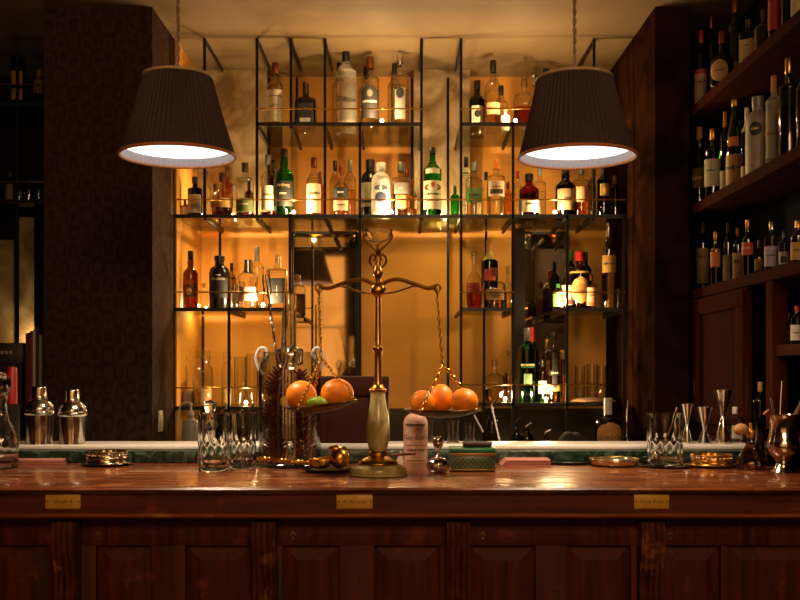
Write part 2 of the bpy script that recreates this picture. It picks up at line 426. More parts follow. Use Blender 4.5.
# ------------------------------------------------------------ shelving
S1, S2, S3, S4, S4L = 2.515, 2.10, 1.68, 1.252, 1.235
D0, D1 = 4.6, 5.07
sh = thing('bar_shelving', 'tall black metal and glass bar shelving with thin brass rails against ochre wall', 'shelving', (0, 4.6, 1.02))
oz = Vector((0, 4.6, 1.02))
def L(z): return z-1.02
def post(px, z0, z1, d=D0, th=.012, nm='post'):
    x = wx(px, d) if px is not None else 0
    part(nm, box(B(), x-th/2, x+th/2, d-4.6-th/2, d-4.6+th/2, L(z0), L(z1)), BLACKMETAL, sh, smooth=False)
for px, z0, z1 in ((204.7, S2, CEIL), (257, S2, CEIL), (291, S1, CEIL), (325, S2, CEIL), (360, S4, S1), (421.5, S2, CEIL), (461, 1.02, CEIL),
                   (513, 1.02, S1), (594, S2, CEIL), (290, S4L, S2), (229, 1.02, S3), (484, 1.02, S3), (567, 1.02, S2), (624, 1.02, S2), (173.5, 1.02, S2)):
    post(px, z0+.001, z1-.001)
for px, z0, z1 in ((269, S2, 2.86), (297, S1, 2.86), (412, S2, 2.86), (448, 1.02, 2.86), (220, S3, S2), (203, S4L, S3), (486, S3, S2)):
    post(px, z0+.012, z1-.013, D1-.02)
for px in (204.7, 257, 291, 325, 421.5, 461, 594):
    x = wx(px, D0); part('ceiling_bar', box(B(), x-.005, x+.005, 0, .46, L(CEIL)-.014, L(CEIL)-.002), BLACKMETAL, sh, smooth=False)
for px0, px1 in ((190, 267), (414, 470)):
    part('cross_bar', box(B(), wx(px0, D1), wx(px1, D1), .455, .467, L(wz(69, D1)), L(wz(69, D1))+.012), BLACKMETAL, sh, smooth=False)
m_edge = M('#1c2015', .35, .3, .2)
def shelf(px0, px1, z, braces=(), rail=.065):
    x0, x1 = wx(px0, D0), wx(px1, D0)
    part('glass_shelf', box(B(), x0, x1, .008, .46, L(z)-.010, L(z)), SHELFGLASS, sh, smooth=False)
    part('shelf_edge', box(B(), x0, x1, -.006, .006, L(z)-.015, L(z)+.001), m_edge, sh, smooth=False)
    for px in braces:
        x = wx(px, D0); part('shelf_bracket', box(B(), x-.006, x+.006, .006, .46, L(z)-.024, L(z)-.0105), BLACKMETAL, sh, smooth=False)
    if rail:
        bm = B(); tube(bm, [(x0, -.014, L(z)+rail), (x1, -.014, L(z)+rail)], .0032, 8)
        for px in braces or (px0, px1): xx = wx(px, D0); tube(bm, [(xx, -.014, L(z)+rail), (xx, 0, L(z)+rail)], .003, 6)
        part('guard_rail', bm, BRASS, sh)
shelf(257, 421.5, S1, (257, 291, 325, 360, 421.5), .06)
shelf(461, 594, S1, (461, 513, 594), .06)
shelf(173.5, 625, S2, (204.7, 257, 325, 360, 421.5, 461, 513, 567, 594), .066)
shelf(173.5, 290, S3, (173.5, 229, 290), .07)
shelf(461, 513, S3, (461, 513), .07); shelf(553, 624, S3, (567, 624), .07)
shelf(173.5, 290, S4L, (173.5, 229, 290), .085)
shelf(461, 606, S4, (461, 513, 567), .082)
part('column_reflection', box(B(), wx(515, 4.9), wx(525, 4.9), .3, .315, L(S4), L(S2)-.02), M('#120d0a', .5, spec=.1), sh, smooth=False)  # added bar imitating a dark column reflected in the mirror
# little shelf lights
bulbm = emis((1, .82, .55), 40, 'warm_bulb')
def bulb(px, py, d, z, desc, pw=1.0, hidden=False):
    x = wx(px, d); t = thing('shelf_light', desc, 'shelf light', (x, d, z+.0004), 0, 'small warm shelf lights')
    bm = B(); lathe(bm, [(0, 0), (.009, 0), (.009, .004), (.005, .006), (.005, .010), (0, .010)], 14); part('fitting', bm, BRASS, t)
    bm = B(); ball(bm, (0, 0, .016), .0075, u=12, v=8); part('bulb', bm, bulbm, t)
    light('bulb_light', 'POINT', (0, 0, .030), BULB_W*pw, (1, .64, .30), size=.012, parent=t)
bulb(382, 128, 4.63, S1, 'shelf light shining between the tall clear bottles on the top shelf', 1.5)
bulb(515.5, 128, 4.63, S1, 'shelf light glowing beside the red decanter on the top shelf', 1.2)
bulb(293.5, 214, 4.63, S2, 'shelf light beside the big green bottle on the second shelf', 1.0)
bulb(391.5, 218, 4.63, S2, 'shelf light between the white ceramic bottle and the rose gin', .9)
bulb(555, 214, 4.63, S2, 'shelf light under the right lamp on the second shelf', 1.0)
bulb(561.5, 308, 4.62, S3, 'shelf light at the pale pink labelled bottle on the third shelf', .8)
bulb(236, 215, 4.86, S2, 'shelf light behind the bourbon bottles before the gold panel', 1.3)
bulb(445, 215, 4.86, S2, 'shelf light behind the cream labelled green vermouth bottle', 1.2)
bulb(206, 308, 4.92, S3, 'shelf light behind the black bottle with white lettering', .7)
bulb(263, 308, 4.64, S3, 'shelf light behind the conical pink gin bottle', 1.1)
bulb(505, 403, 4.66, S4, 'shelf light at the round clear decanter on the lowest right shelf', .7)
bulb(546, 403, 4.64, S4, 'shelf light behind the bottle with upright black label', .9)
bulb(246, 403, 4.66, S4L, 'shelf light among the jars on the lowest left shelf', .5)
# ------------------------------------------------------------ bottles on the shelving
CR = '#d9cba8'; WH = '#ddd8cc'; BK = '#1b1815'
G1 = 'bottles on the top shelf'; G2 = 'bottles on the second shelf'; G3 = 'bottles on the third shelf'; G4 = 'bottles on the lowest shelf'
def s1(px, y, w_, d=4.74, **k): return bottle(px, y, w_, S1, d, group=G1, **k)
def s2(px, y, w_, d=4.72, **k): return bottle(px, y, w_, S2, d, group=G2, **k)
def s3(px, y, w_, d=4.72, **k): return bottle(px, y, w_, S3, d, group=G3, **k)
s1(275, 63, 16, style='whisky', liq='amber', cap='copper', label=(.10, .58, 75, CR, [('1977', .33, .07, BK), ('SINGLE MALT', .48, .035, '#5a4a30')]), desc='clear whisky bottle with tall cream label reading 1977, first on the top shelf')
s1(306, 83, 22, style='squat', glass='black', cap='brown', capfrac=.76, sq=6, label=[(.10, .52, 38, '#2b2a28', [('LONDON', .40, .05, WH)]), (.12, .2, 25, WH)], desc='short square black bottle with silver label and stopper')
s1(346, 45, 21, d=4.80, style='bord', glass='frost', cap='black', capfrac=.80, label=(.12, .60, 70, 'none', [('Grappa', .36, .085, BK, .4)]), liq='clear', desc='tallest frosted bottle with black cap and script lettering')
s1(339.5, 61, 15, d=4.97, style='bord', glass='clear', cap='black', desc='clear bottle with black cap half hidden behind the frosted script bottle')
s1(370, 57, 18, d=4.78, style='shoulder', glass='clear', liq='clear', cap='copper', label=(.16, .60, 68, '#2a2622', [('SMOKE', .38, .065, '#c8c0a8')], [(.44, .54, -18, 18, '#77705f', 'oval')], 'arch'), desc='clear bottle with black arched label and copper cap')
s1(366, 67, 14, d=4.98, style='bord', cap='black', desc='clear bottle with black capsule behind the arched label bottle')
s1(400, 54, 18, d=4.78, style='shoulder', glass='clear', liq='clear', cap='silver', label=(.14, .52, 34, '#6b675e', [('BELUGA', .56, .06, BK)], [(.40, .54, -24, 24, '#1c1c20', 'oval')]), desc='clear vodka bottle with grey label, black disc and silver cap')
s1(394.5, 61, 14, d=4.98, style='bord', cap='black', glass='clear', desc='clear bottle with black capsule behind the black disc vodka bottle')
s1(477, 81, 16, d=4.86, style='whisky', glass='black', cap='black', label=(.14, .52, 45, CR, [], [(.30, .44, -22, 22, BK, 'oval')]), desc='dark wine bottle with white label bearing a black emblem')
s1(493, 61, 17, d=4.80, style='flare', glass='clear', liq='pink', fill=.3, cap='black', capfrac=.84, label=(.24, .40, 60, '#d09a6a', [('GRAPPA', .32, .05, BK)]), desc='flared clear bottle with tall black cap and pale pink spirit')
s1(501, 86, 14, d=5.0, style='bord', cap='black', desc='clear bottle with black cap behind the flared bottle')
s1(505.5, 110, 9, d=4.76, style='shoulder', glass='white', cap='cream', desc='small white glowing bottle beside the flared bottle')
s1(524, 75, 21, d=4.80, style='squat', liq='red', fill=.42, cap='glass', stopper=True, sq=5, desc='square glass decanter half full of red liquor')
s1(534, 72, 15, d=5.0, style='round', cap='silver', stopper=True, desc='round clear decanter with silver stopper behind the red decanter')
s1(546, 69, 15, d=4.9, style='whisky', glass='black', cap='black', desc='bottle with wide black cap partly hidden by the right lamp')
# second shelf, left bay
s2(185, 200, 8, style='whisky', glass='brown', cap='black', label=(.1, .6, 60, CR), desc='miniature bottle with cream label at the left end of the second shelf')
s2(195, 177, 15, style='shoulder', glass='black', cap='black', label=(.12, .56, 60, '#b8ae92', [('RUM', .4, .07, BK)], [(.2, .34, -25, 25, '#8f8569', 'oval')]), desc='dark round shouldered bottle with grey cream label')
s2(206, 171, 10, d=4.95, style='bord', cap='brown', desc='slim clear bottle with brown capsule behind the dark shouldered bottle')
s2(222, 173, 22, style='round', liq='dark', fill=.4, cap='brown', label=(.22, .42, 80, '#b58a4c'), desc='round bourbon bottle with tan paper band')
s2(215, 184, 9, d=4.95, style='tall', cap='black', glass='clear', desc='small clear bottle with black cap behind the round bourbon')
s2(227, 167, 12, d=5.0, style='bord', glass='amber', cap='brown', desc='tall amber bottle rising behind the round bourbon')
s2(245, 163, 18, style='shoulder', liq='red', fill=.10, cap='brown', label=(.10, .34, 70, '#5c6b2e', [('GRAN', .24, .06, CR)]), desc='wide shouldered clear bottle with olive green label')
s2(249, 181, 9, d=4.9, style='tall', glass='brown', cap='black', desc='small dark bottle behind the olive green label bottle')
s2(234, 184, 8, d=4.9, style='whisky', cap='grey', desc='small clear bottle with grey cap between the bourbon and the olive label bottle')
# bay two
s2(268, 155, 15, style='whisky', liq='red', fill=.09, cap='grey', label=(.12, .50, 75, CR, [('SPEY', .36, .06, '#6a5a3c')]), desc='clear whisky bottle with large cream label beside the big green bottle')
s2(273, 160, 12, d=4.93, style='bord', glass='brown', cap='black', desc='brown bottle behind the cream label whisky')
s2(284, 149, 20, style='bulge', glass='green', cap='black', capfrac=.87, label=(.16, .52, 70, '#14190f', [('Ardbeg', .46, .066, '#c9a87a'), ('TEN', .34, .05, '#c9a87a')]), desc='big green whisky bottle with black label and gold lettering')
s2(314, 158, 15, style='whisky', liq='amber', fill=.08, cap='copper', label=(.08, .56, 70, '#cdbb92', [('Oban', .40, .08, '#54432a')]), desc='whisky bottle with tall parchment label and copper capsule')
s2(320, 172, 10, d=4.93, style='bord', glass='amber', cap='copper', desc='amber bottle behind the parchment label whisky')
s2(341, 166, 15, style='squat', liq='amber', cap='copper', fill=.3, label=[(.38, .58, 70, '#1d2226', [('REY', .48, .06, WH)]), (.14, .34, 70, '#c2ab84', [('RESERVA', .24, .05, BK)])], desc='stout rum bottle with navy band and cream lower label')
s2(335, 161, 11, d=4.93, style='bord', cap='black', desc='slim clear bottle with black cap behind the stout rum bottle')
s2(350, 160, 12, d=4.80, style='bord', cap='grey', capfrac=.80, liq='gold', fill=.5, desc='slim clear bottle with long grey cap and pale gold spirit')
s2(370, 160, 18, d=4.86, style='jug', glass='blacksolid', cap='black', label=(.24, .62, 70, '#a09578', [], [(.0+.3, .36, -60, 60, BK)]), desc='black stoneware gin bottle with grey label behind the white ceramic bottle')
s2(381, 163, 19, style='jug', glass='white', cap='white', label=(.10, .62, 60, '#b9b6a8', [('GIN', .14, .06, BK)], [(.26, .46, -35, 35, '#2b3142', 'oval'), (.48, .58, -45, -8, '#4c5060', 'oval'), (.48, .58, 8, 45, '#4c5060', 'oval')]), desc='white ceramic bottle painted with a blue grey emblem')
s2(401, 163, 18, style='shoulder', glass='clear', liq='pink', fill=.6, cap='grey', sq=4, label=[(.42, .62, 40, '#77736c', [('DRY GIN', .52, .045, WH)]), (.16, .40, 30, '#9a6a3a')], desc='squarish clear bottle of rose gin with grey label and grey cap')
s2(407, 169, 10, d=4.93, style='bord', glass='clear', cap='copper', desc='thin clear bottle behind the rose gin')
s2(412.5, 180, 9, d=4.82, style='whisky', liq='amber', fill=.6, cap='copper', label=(.3, .55, 60, '#b5813c'), desc='small amber bottle with gold label beside the rose gin')
s2(425, 184, 9, d=4.9, style='tall', glass='green', cap='green', desc='small green bottle behind the left of the vermouth')
s2(432.5, 148, 18, style='bord', glass='green', liq='green', fill=.3, cap='black', capfrac=.92, label=[(.12, .52, 78, '#cfc19c', [('BIANCO', .33, .055, BK), ('VERMOUTH', .24, .035, '#7a3020')], [(.37, .48, -62, -34, '#6e2a1a', 'oval'), (.37, .48, 34, 62, '#6e2a1a', 'oval'), (.42, .50, -12, 12, '#a04028', 'oval')]), (.62, .70, 50, CR)], desc='tall green vermouth bottle with cream label alone before the gold panel')
# bay three
s2(455, 186, 9, style='tall', glass='green', cap='green', d=4.85, desc='small bright green bottle at the foot of the post')
s2(466, 157, 12, style='bord', cap='black', neckband=(.74, .82, '#bdb08a'), desc='clear bottle with black cap and cream neck band')
s2(474, 162, 17, style='shoulder', cap='grey', d=4.86, liq='clear', label=(.32, .55, 65, '#7c9a64', [('MENTA', .44, .06, BK)]), desc='clear bottle with green label behind the black capped bottle')
s2(486, 172, 9, style='whisky', cap='black', d=4.86, glass='clear', desc='small clear bottle with black cap beside the green labelled bottle')
s2(496, 160, 18, style='shoulder', cap='orange', liq='clear', label=(.36, .62, 60, '#c9b490', [('ORANGE', .52, .045, '#a8481c')], [(.40, .48, -45, 45, '#3a2c20')]), desc='clear bottle with orange cap and pale striped label')
s2(508, 182, 9, style='bord', cap='copper', d=4.9, glass='amber', desc='small amber bottle left of the post in the right bay')
s2(517.5, 171, 9, style='bord', cap='red', d=4.82, desc='slim clear bottle with dark red cap')
s2(529, 174, 20, style='whisky', glass='red', liq='dark', cap='black', label=(.12, .40, 65, CR, [("MARK", .3, .08, BK)]), desc='dark red bourbon bottle with white label')
s2(539.5, 167, 13, style='shoulder', cap='grey', d=4.84, liq='clear', desc='clear bottle with grey cap right of the red bourbon')
s2(565.5, 166, 20, style='bulge', glass='black', cap='black', label=(.14, .54, 60, '#6b5638', [('XO', .36, .09, BK)]), desc='big dark bottle with brown label below the right lamp')
s2(581, 166, 16, style='shoulder', liq='orange', fill=.5, cap='grey', label=(.3, .58, 60, '#c08a60'), desc='clear bottle of orange spirit with pale label')
s2(591, 170, 10, d=4.92, style='bord', cap='cork', glass='smoke', desc='smoky slim bottle behind the post on the right')
s2(603.5, 164, 14, style='bord', glass='black', cap='black', label=(.40, .62, 40, '#8d7338', [], [(.44, .56, -20, 20, '#c9a24c', 'oval')]), desc='black bottle with small gold labels at the right end of the second shelf')
s2(615, 176, 12, style='tall', glass='smoke', cap='brown', d=4.8, desc='dim smoky bottle last at the right end of the second shelf')
# third shelf, left
s3(190.5, 251, 15, style='bulge', glass='brown', cap='black', liq='amber', fill=.4, label=(.2, .42, 55, '#4a2a16', [], [(.25, .36, -20, 20, '#c9a24c', 'oval')]), desc='brown bottle with tall narrow neck at the left of the third shelf')
s3(182, 276, 10, style='squat', cap='brown', d=4.86, liq='amber', desc='small amber flask behind the brown bottle on the third shelf')
s3(204, 283, 9, style='bord', cap='cork', d=4.86, desc='small clear bottle with cork stopper beside the black bottle')
s3(219.5, 256, 21, style='jug', glass='blacksolid', cap='black', capfrac=.90, label=(.20, .58, 60, '#171411', [('nikaboo', .56, .085, WH), ('ink', .63, .045, WH)]), desc='matt black bottle with white lower case lettering')
s3(231.5, 263, 9, style='bord', cap='black', d=4.9, glass='smoke', desc='smoky bottle with black cap behind the lettered black bottle')
s3(236, 284, 9, style='shoulder', glass='white', cap='white', d=4.76, desc='small white bottle glowing beside the black lettered bottle')
s3(248, 260, 23, style='waist', glass='clear', liq='clear', cap='silver', capfrac=.74, label=(.16, .44, 60, '#d8a890', [('PINK GIN', .30, .055, '#8a4a44')]), desc='waisted clear gin bottle with silver cap and pink label')
s3(257, 247, 14, style='bord', cap='grey', capfrac=.78, d=4.90, glass='clear', desc='tall clear bottle with black cap behind the waisted gin bottle')
s3(277.5, 255, 19, style='shoulder', glass='clear', cap='glass', stopper=True, sq=5, liq='clear', label=(.10, .56, 45, '#181715', [('X', .33, .30, '#a89c80')]), desc='clear square bottle with black label and ball stopper')
s3(268, 268, 10, style='bord', cap='silver', d=4.92, glass='clear', desc='thin clear bottle behind the crossed label bottle')
# third shelf, right
s3(474, 251, 16, style='round', cap='glass', stopper=True, liq='red', fill=.4, label=(.3, .45, 60, '#9a2c20'), desc='small clear decanter with red label')
s3(489.5, 240, 17, style='bord', d=4.84, glass='black', cap='cork', neckband=(.72, .84, '#b49a5c'), label=[(.42, .58, 40, '#9c2a1c')], desc='dark champagne bottle with gold foil neck and red label')
s3(494, 268, 22, style='squat', sq=6, liq='orange', fill=.30, cap='copper', label=(.22, .46, 40, '#a8824c', [], [(.26, .42, -24, 24, '#6a5434', 'oval')]), desc='squat square bottle with round emblem and orange spirit')
s3(507.5, 266, 11, style='round', liq='gold', fill=.4, cap='glass', stopper=True, desc='small round clear bottle left of the mirror post')
s3(558, 284, 11, style='shoulder', glass='green', liq='green', fill=.7, cap='green', label=(.1, .6, 70, '#4f8a4a'), desc='short green bottle beside the bulb on the third shelf')
s3(567, 266, 12, style='shoulder', cap='copper', label=(.10, .55, 70, '#dcae98', [('ROSA', .4, .07, '#a83a2a')], [(.12, .22, -60, 60, '#b8322a')]), d=4.74, desc='bottle with pale pink label left of the round gold labelled bottle')
s3(579.5, 252, 20, style='whisky', glass='red', liq='dark', cap='red', d=4.74, neckband=(.62, .66, '#b9974c'), label=(.10, .56, 60, '#b5894a', [('1821', .32, .06, '#5c2a16')], [(.24, .44, -35, 35, '#8d6434', 'oval')], 'oval'), desc='dark red liqueur bottle with round gold label and red cap')
s3(591, 275, 12, style='shoulder', cap='copper', label=(.10, .62, 70, '#e0a07c', [('MELA', .4, .07, '#a83a2a')], [(.12, .2, -60, 60, '#c8641c')]), desc='bottle with orange pink label right of the round gold labelled bottle')
s3(571, 250, 11, style='tall', cap='green', glass='dgreen', d=4.92, desc='dark green bottle behind the pink label bottle')
s3(585.5, 252, 12, style='tall', cap='black', glass='black', d=4.94, desc='black bottle behind the dark red liqueur')
s3(608.5, 223, 14, style='bord', cap='silver', liq='gold', fill=.6, label=(.42, .62, 70, '#b98f45', [('PASTIS', .52, .04, BK)]), desc='tall slim bottle with gold square label at the right of the third shelf')
# loose glasses on third shelf right
def tumbler(px, ytop, wpx, base, d, desc, group, cat='glass', name='tumbler', thin=True):
    x = wx(px, d); R = wpx/2*d/F; H = wz(ytop, d)-base
    bm = B(); lathe(bm, [(0, 0), (R*.9, 0), (R, H*.3), (R, H), (R-.0015, H), (R-.0015, H*.3), (R*.86, H*.07), (0, H*.06)], 20)
    o = part(name, bm, THINCLEAR, None, (x, d, base+.0004)); return tag(o, desc, cat, group)
for i, (px, yt, w_, ds) in enumerate(((597, 290, 8, 'small clear glass left of the gold labelled slim bottle'), (618, 289, 9, 'small clear glass at the right edge of the third shelf'))):
    tumbler(px, yt, w_, S3, 4.72, ds, 'glasses on the third shelf')
# lowest shelf right
def s4(px, y, w_, d=4.72, **k): return bottle(px, y, w_, S4, d, group=G4, **k)
s4(494.5, 357, 25, style='round', cap='glass', stopper=True, liq='gold', fill=.3, desc='round clear decanter on the lowest right shelf')
s4(508.5, 350, 12, style='round', cap='glass', stopper=True, d=4.90, liq='gold', desc='cut glass decanter with ball stopper behind the round decanter')
s4(527, 328, 17, style='tall', glass='green', cap='grey', liq='green', fill=.14, label=[(.46, .52, 50, '#1a4a1c', [('GALLIANO', .50, .04, CR)]), (.24, .38, 28, '#5a7a50')], desc='tall bright green bottle on the lowest shelf')
s4(532, 327, 13, style='tall', cap='red', glass='dgreen', d=4.90, neckband=(.80, .88, '#a81c18'), desc='dark green bottle with red capsule behind the tall bright green bottle')
s4(542.5, 360, 10, style='shoulder', cap='silver', liq='green', fill=.3, label=(.2, .5, 60, '#8aa884'), desc='short clear bottle with pale green label')
s4(553.5, 333, 18, style='shoulder', cap='black', capfrac=.90, liq='gold', fill=.6, label=[(.20, .72, 16, '#1c1814'), (.16, .24, 50, '#b9903c'), (.38, .46, 34, '#1c1814', [('RUM', .42, .05, CR)])], desc='clear bottle with upright black label and gold band')
s4(547, 339, 11, style='bord', cap='gold', d=4.90, liq='gold', fill=.5, desc='gold capped clear bottle behind the upright black label bottle')
s4(562.5, 350, 11, style='tall', cap='cork', liq='amber', fill=.5, d=4.84, desc='clear bottle with cork cap right of the upright black label bottle')
for px, yt, w_, ds in ((580, 366, 10, 'straight highball glass nearest the post'), (592, 364, 11, 'straight highball glass in the middle of three'), (601.5, 366, 9, 'straight highball glass right of the other two')):
    tumbler(px, yt, w_, S4, 4.86, ds+' on the lowest right shelf', 'highball glasses on the lowest shelf')
# lowest shelf left : jars
def jar(px, y, w_, d, desc, fillc='liquid_gold'):
    x = wx(px, d); R = w_/2*d/F; H = wz(y, d)-S4L
    t = thing('preserving_jar', desc, 'jar', (x, d, S4L+.0004), 0, 'jars on the lowest left shelf')
    bm = B(); lathe(bm, catmull([(R*.9, 0), (R, .04*H), (R, .6*H), (R*.9, .7*H), (R*.66, .77*H), (R*.66, .84*H)], 2), 22); part('glass_body', bm, THINCLEAR, t)
    bm = B(); lathe(bm, [(0, .01*H), (R*.85, .02*H), (R*.9, .3*H), (0, .32*H)], 18); part('filling', bm, M('#b58f58', .7, 0, .3, 90), t)
    bm = B(); lathe(bm, [(R*.7, .85*H), (R*.75, .9*H), (R*.7, H), (0, H)], 20); part('lid', bm, THINCLEAR, t)
    bm = B(); torus(bm, (0, 0, .80*H), R*.70, .0015, Matrix.Rotation(PI/2, 3, 'X')); torus(bm, (R*.6, 0, .88*H), .008, .0012); part('wire_clasp', bm, SILVER, t)
jar(203, 351, 20, 4.74, 'clip top glass jar with wire clasp on the lowest left shelf')
jar(181, 352, 13, 4.82, 'narrow glass jar at the far left of the lowest shelf')
jar(227, 352, 11, 4.86, 'narrow glass jar directly behind the metal post')
for px, yt, w_, ds in ((240, 357, 12, 'left'), (252, 354, 12, 'middle'), (264, 357, 12, 'right')):
    tumbler(px, yt, w_, S4L, 4.86, ds+' clear glass of three beside the jars on the lowest left shelf', 'glasses beside the jars')
# ------------------------------------------------------------ right cabinet
m_mah = wood('cabinet_mahogany', '#240e06', '#421b0b', .8, 'Z', 0, 2.5, spec=.02)
m_mahd = M('#0d0806', .8, spec=.05)
X0, X1 = 1.194, 1.43
R1, R2, R3, R4 = 2.479, 2.075, 1.729, 1.480
cb = thing('bottle_cabinet', 'dark mahogany bottle cabinet with open shelves along the right wall', 'cabinet', (X0, 3.4, 0))
def cp(nm, y0, y1, z0, z1, x0=0, x1=X1-X0, mat=None, bev=.002): return part(nm, box(B(), x0, x1, y0-3.4, y1-3.4, z0, z1, bev), mat or m_mah, cb)
cp('back_board', 2.4, 4.42, 1.16, 2.85, X1-X0-.015, X1-X0, m_mahd); cp('end_panel', 4.40, 4.42, 0, 2.85, .0, X1-X0-.016, m_mahd)
cp('shelf', 2.4, 4.395, 2.44, R1, 0, X1-X0-.016); cp('shelf', 2.4, 4.395, 2.035, R2, 0, X1-X0-.016); cp('shelf', 2.4, 4.395, 1.69, R3, 0, X1-X0-.016)
cp('shelf', 2.4, 3.27, 1.445, R4, .01, X1-X0-.016); cp('shelf', 2.4, 4.395, 1.155, 1.185, .01, X1-X0-.016)
cp('post', 3.27, 3.33, 1.19, 1.688, .0, .05); cp('post', 4.12, 4.19, 1.19, 1.688, 0, .04)
cp('plinth', 3.42, 4.39, 0, 1.15, .01, X1-X0-.016)
dr = cp('door', 3.52, 4.115, 1.19, 1.686, .0, .022)
bm = B()
for (a, b, c, d_) in ((-.0+3.53, 4.105, 1.62, 1.68), (3.53, 4.105, 1.195, 1.255), (3.53, 3.60, 1.256, 1.619), (4.03, 4.105, 1.256, 1.619)): box(bm, -.012, -.0005, a-3.4, b-3.4, c, d_, .002)
part('door_frame', bm, m_mah, dr)
bm = box(B(), -.013, -.0125-.0, 4.09-3.4, 4.10-3.4, 1.30, 1.36); part('hinge', bm, BRASS, dr, smooth=False)
def rb(px, y, w_, base, Xc=1.252, **k):
    d = Xc*F/(px-HX); return bottle(px, y, w_, base, d, X=Xc, rz=-.55, **k)
GR1, GR2, GR3, GR4 = 'bottles on the top cabinet shelf', 'bottles on the middle cabinet shelf', 'bottles above the cabinet door', 'bottles in the lower cabinet opening'
rb(701, 31, 13, R1, style='bord', glass='black', cap='red', label=(.08, .50, 70, '#b09a78', [('ROSSO', .34, .05, '#7a241c')], [(.44, .50, -70, 70, '#9c2a24')]), group=GR1, desc='dark bottle with red cap and red topped label leftmost on the top cabinet shelf')
rb(711, 13, 13, R1, Xc=1.315, style='bord', glass='black', cap='copper', group=GR1, desc='dark bottle with copper cap standing behind the round labelled one')
rb(722, 32, 25, R1, style='round', glass='black', cap='copper', sq=0, label=(.14, .50, 42, '#a8865a', [('ALTO', .32, .06, '#5a3a20')], [], 'oval'), group=GR1, desc='big round black bottle with large oval tan label')
rb(735, -2, 13, R1, Xc=1.30, style='bord', glass='dgreen', cap='copper', label=(.12, .30, 60, '#8d8468'), group=GR1, desc='tall dark green bottle right of the round black bottle')
rb(749, 20, 18, R1, style='shoulder', glass='brown', cap='brown', sq=5, label=(.10, .56, 42, '#a89458', [('AMARO', .44, .05, BK)]), group=GR1, desc='square brown bottle with yellowish label')
rb(764, 10, 19, R1, style='squat', glass='smoke', cap='brown', group=GR1, desc='wide smoky decanter between the yellowish label and the red bottle')
rb(775, -30, 13, R1, style='bord', glass='red', cap='red', label=(.2, .62, 80, '#8d1c1c'), group=GR1, desc='bright red bottle on the top cabinet shelf')
rb(787, -38, 11, R1, style='tall', glass='dgreen', cap='black', group=GR1, desc='narrow green bottle right of the red bottle')
rb(798, -45, 14, R1, style='shoulder', glass='brown', cap='black', label=(.1, .5, 60, '#a89a70'), group=GR1, desc='bottle with pale label cut by the right photo edge on the top cabinet shelf')
rb(699.5, 127, 15, R2, style='bulge', glass='smoke', cap='cork', liq='dark', fill=.35, label=(.24, .48, 45, '#6b5428', [('ORO', .36, .08, '#d9b45c')]), group=GR2, desc='smoky bottle with gold print at the left of the middle cabinet shelf')
rb(713, 129, 17, R2, Xc=1.245, style='shoulder', glass='green', cap='gold', label=(.18, .56, 60, '#b5b08c', [('DRY', .4, .06, '#1c4a20')]), group=GR2, desc='green bottle with gold cap and cream label')
rb(725, 112, 10, R2, Xc=1.27, style='tall', glass='dgreen', cap='cork', label=(.06, .30, 60, '#b8b094'), group=GR2, desc='slim dark green bottle between the gold capped and champagne bottles')
rb(735.5, 93, 19, R2, Xc=1.29, style='champ', glass='green', cap='gold', capfrac=.86, label=[(.06, .38, 60, '#a8874c', [('BRUT', .25, .06, BK)]), (.46, .55, 30, '#c8742c')], group=GR2, desc='green champagne bottle with foil neck and two tan labels')
rb(747, 108, 12, R2, Xc=1.30, style='bord', glass='red', cap='white', neckband=(.70, .84, '#b8a088'), label=(.06, .28, 60, '#b8a888'), group=GR2, desc='red bottle with pale capsule behind the champagne bottle')
rb(758, 97, 24, R2, Xc=1.245, style='jug', glass='stone', cap='grey', label=(.48, .66, 30, '#2c2822', [('OLD', .57, .05, '#c8b890')], [], 'oval'), group=GR2, desc='grey stoneware flagon with round dark badge')
rb(774, 76, 16, R2, style='tall', glass='frost', cap='cork', label=(.10, .60, 50, '#8a8468', [('TEQUILA', .36, .05, '#6a2c2c')]), group=GR2, desc='frosted bottle with cork and dull label beside the stoneware flagon')
rb(789, 58, 20, R2, style='shoulder', glass='smoke', liq='dark', fill=.52, cap='gold', group=GR2, desc='wide clear bottle with ribbed gold cap and dark liquid')
rb(803, 60, 13, R2, style='bord', glass='smoke', liq='amber', cap='red', group=GR2, desc='bottle half cut by the right photo edge on the middle cabinet shelf')
rb(703, 222, 12, R3, Xc=1.285, style='bord', glass='black', cap='grey', label=(.12, .62, 75, '#9a8260', [('AMA', .5, .07, '#8a2c1c')]), group=GR3, desc='dark bottle with busy brown label leftmost above the cabinet door')
rb(716, 232, 11, R3, Xc=1.235, style='whisky', glass='black', cap='gold', label=(.34, .68, 60, '#b8702c'), group=GR3, desc='dark bottle with orange label and gold cap')
rb(728, 223, 10, R3, Xc=1.31, style='bord', glass='brown', cap='brown', label=(.1, .5, 60, '#94805c'), group=GR3, desc='brown bottle behind the orange label bottle')
rb(738, 228, 11, R3, Xc=1.30, style='bord', glass='black', cap='copper', label=(.10, .55, 60, '#a08a60', [('N', .4, .14, BK)]), group=GR3, desc='dark bottle with tan label left of the tall red label bottle')
rb(748, 220, 12, R3, Xc=1.235, style='whisky', glass='black', cap='gold', label=(.38, .60, 65, '#b0492c', [('BITTER', .5, .04, CR)]), group=GR3, desc='tall dark bottle with red orange label and gold cap')
rb(759, 240, 10, R3, Xc=1.29, style='squat', glass='brown', cap='brown', label=(.2, .5, 50, '#8a6c28'), group=GR3, desc='short bottle with mustard label behind the red orange label bottle')
rb(772, 222, 15, R3, Xc=1.25, style='shoulder', glass='clear', liq='dark', cap='silver', label=(.10, .50, 60, '#9a96a0', [('No 3', .32, .07, '#2c3c6a')]), group=GR3, desc='clear bottle with bluish white label and silver cap')
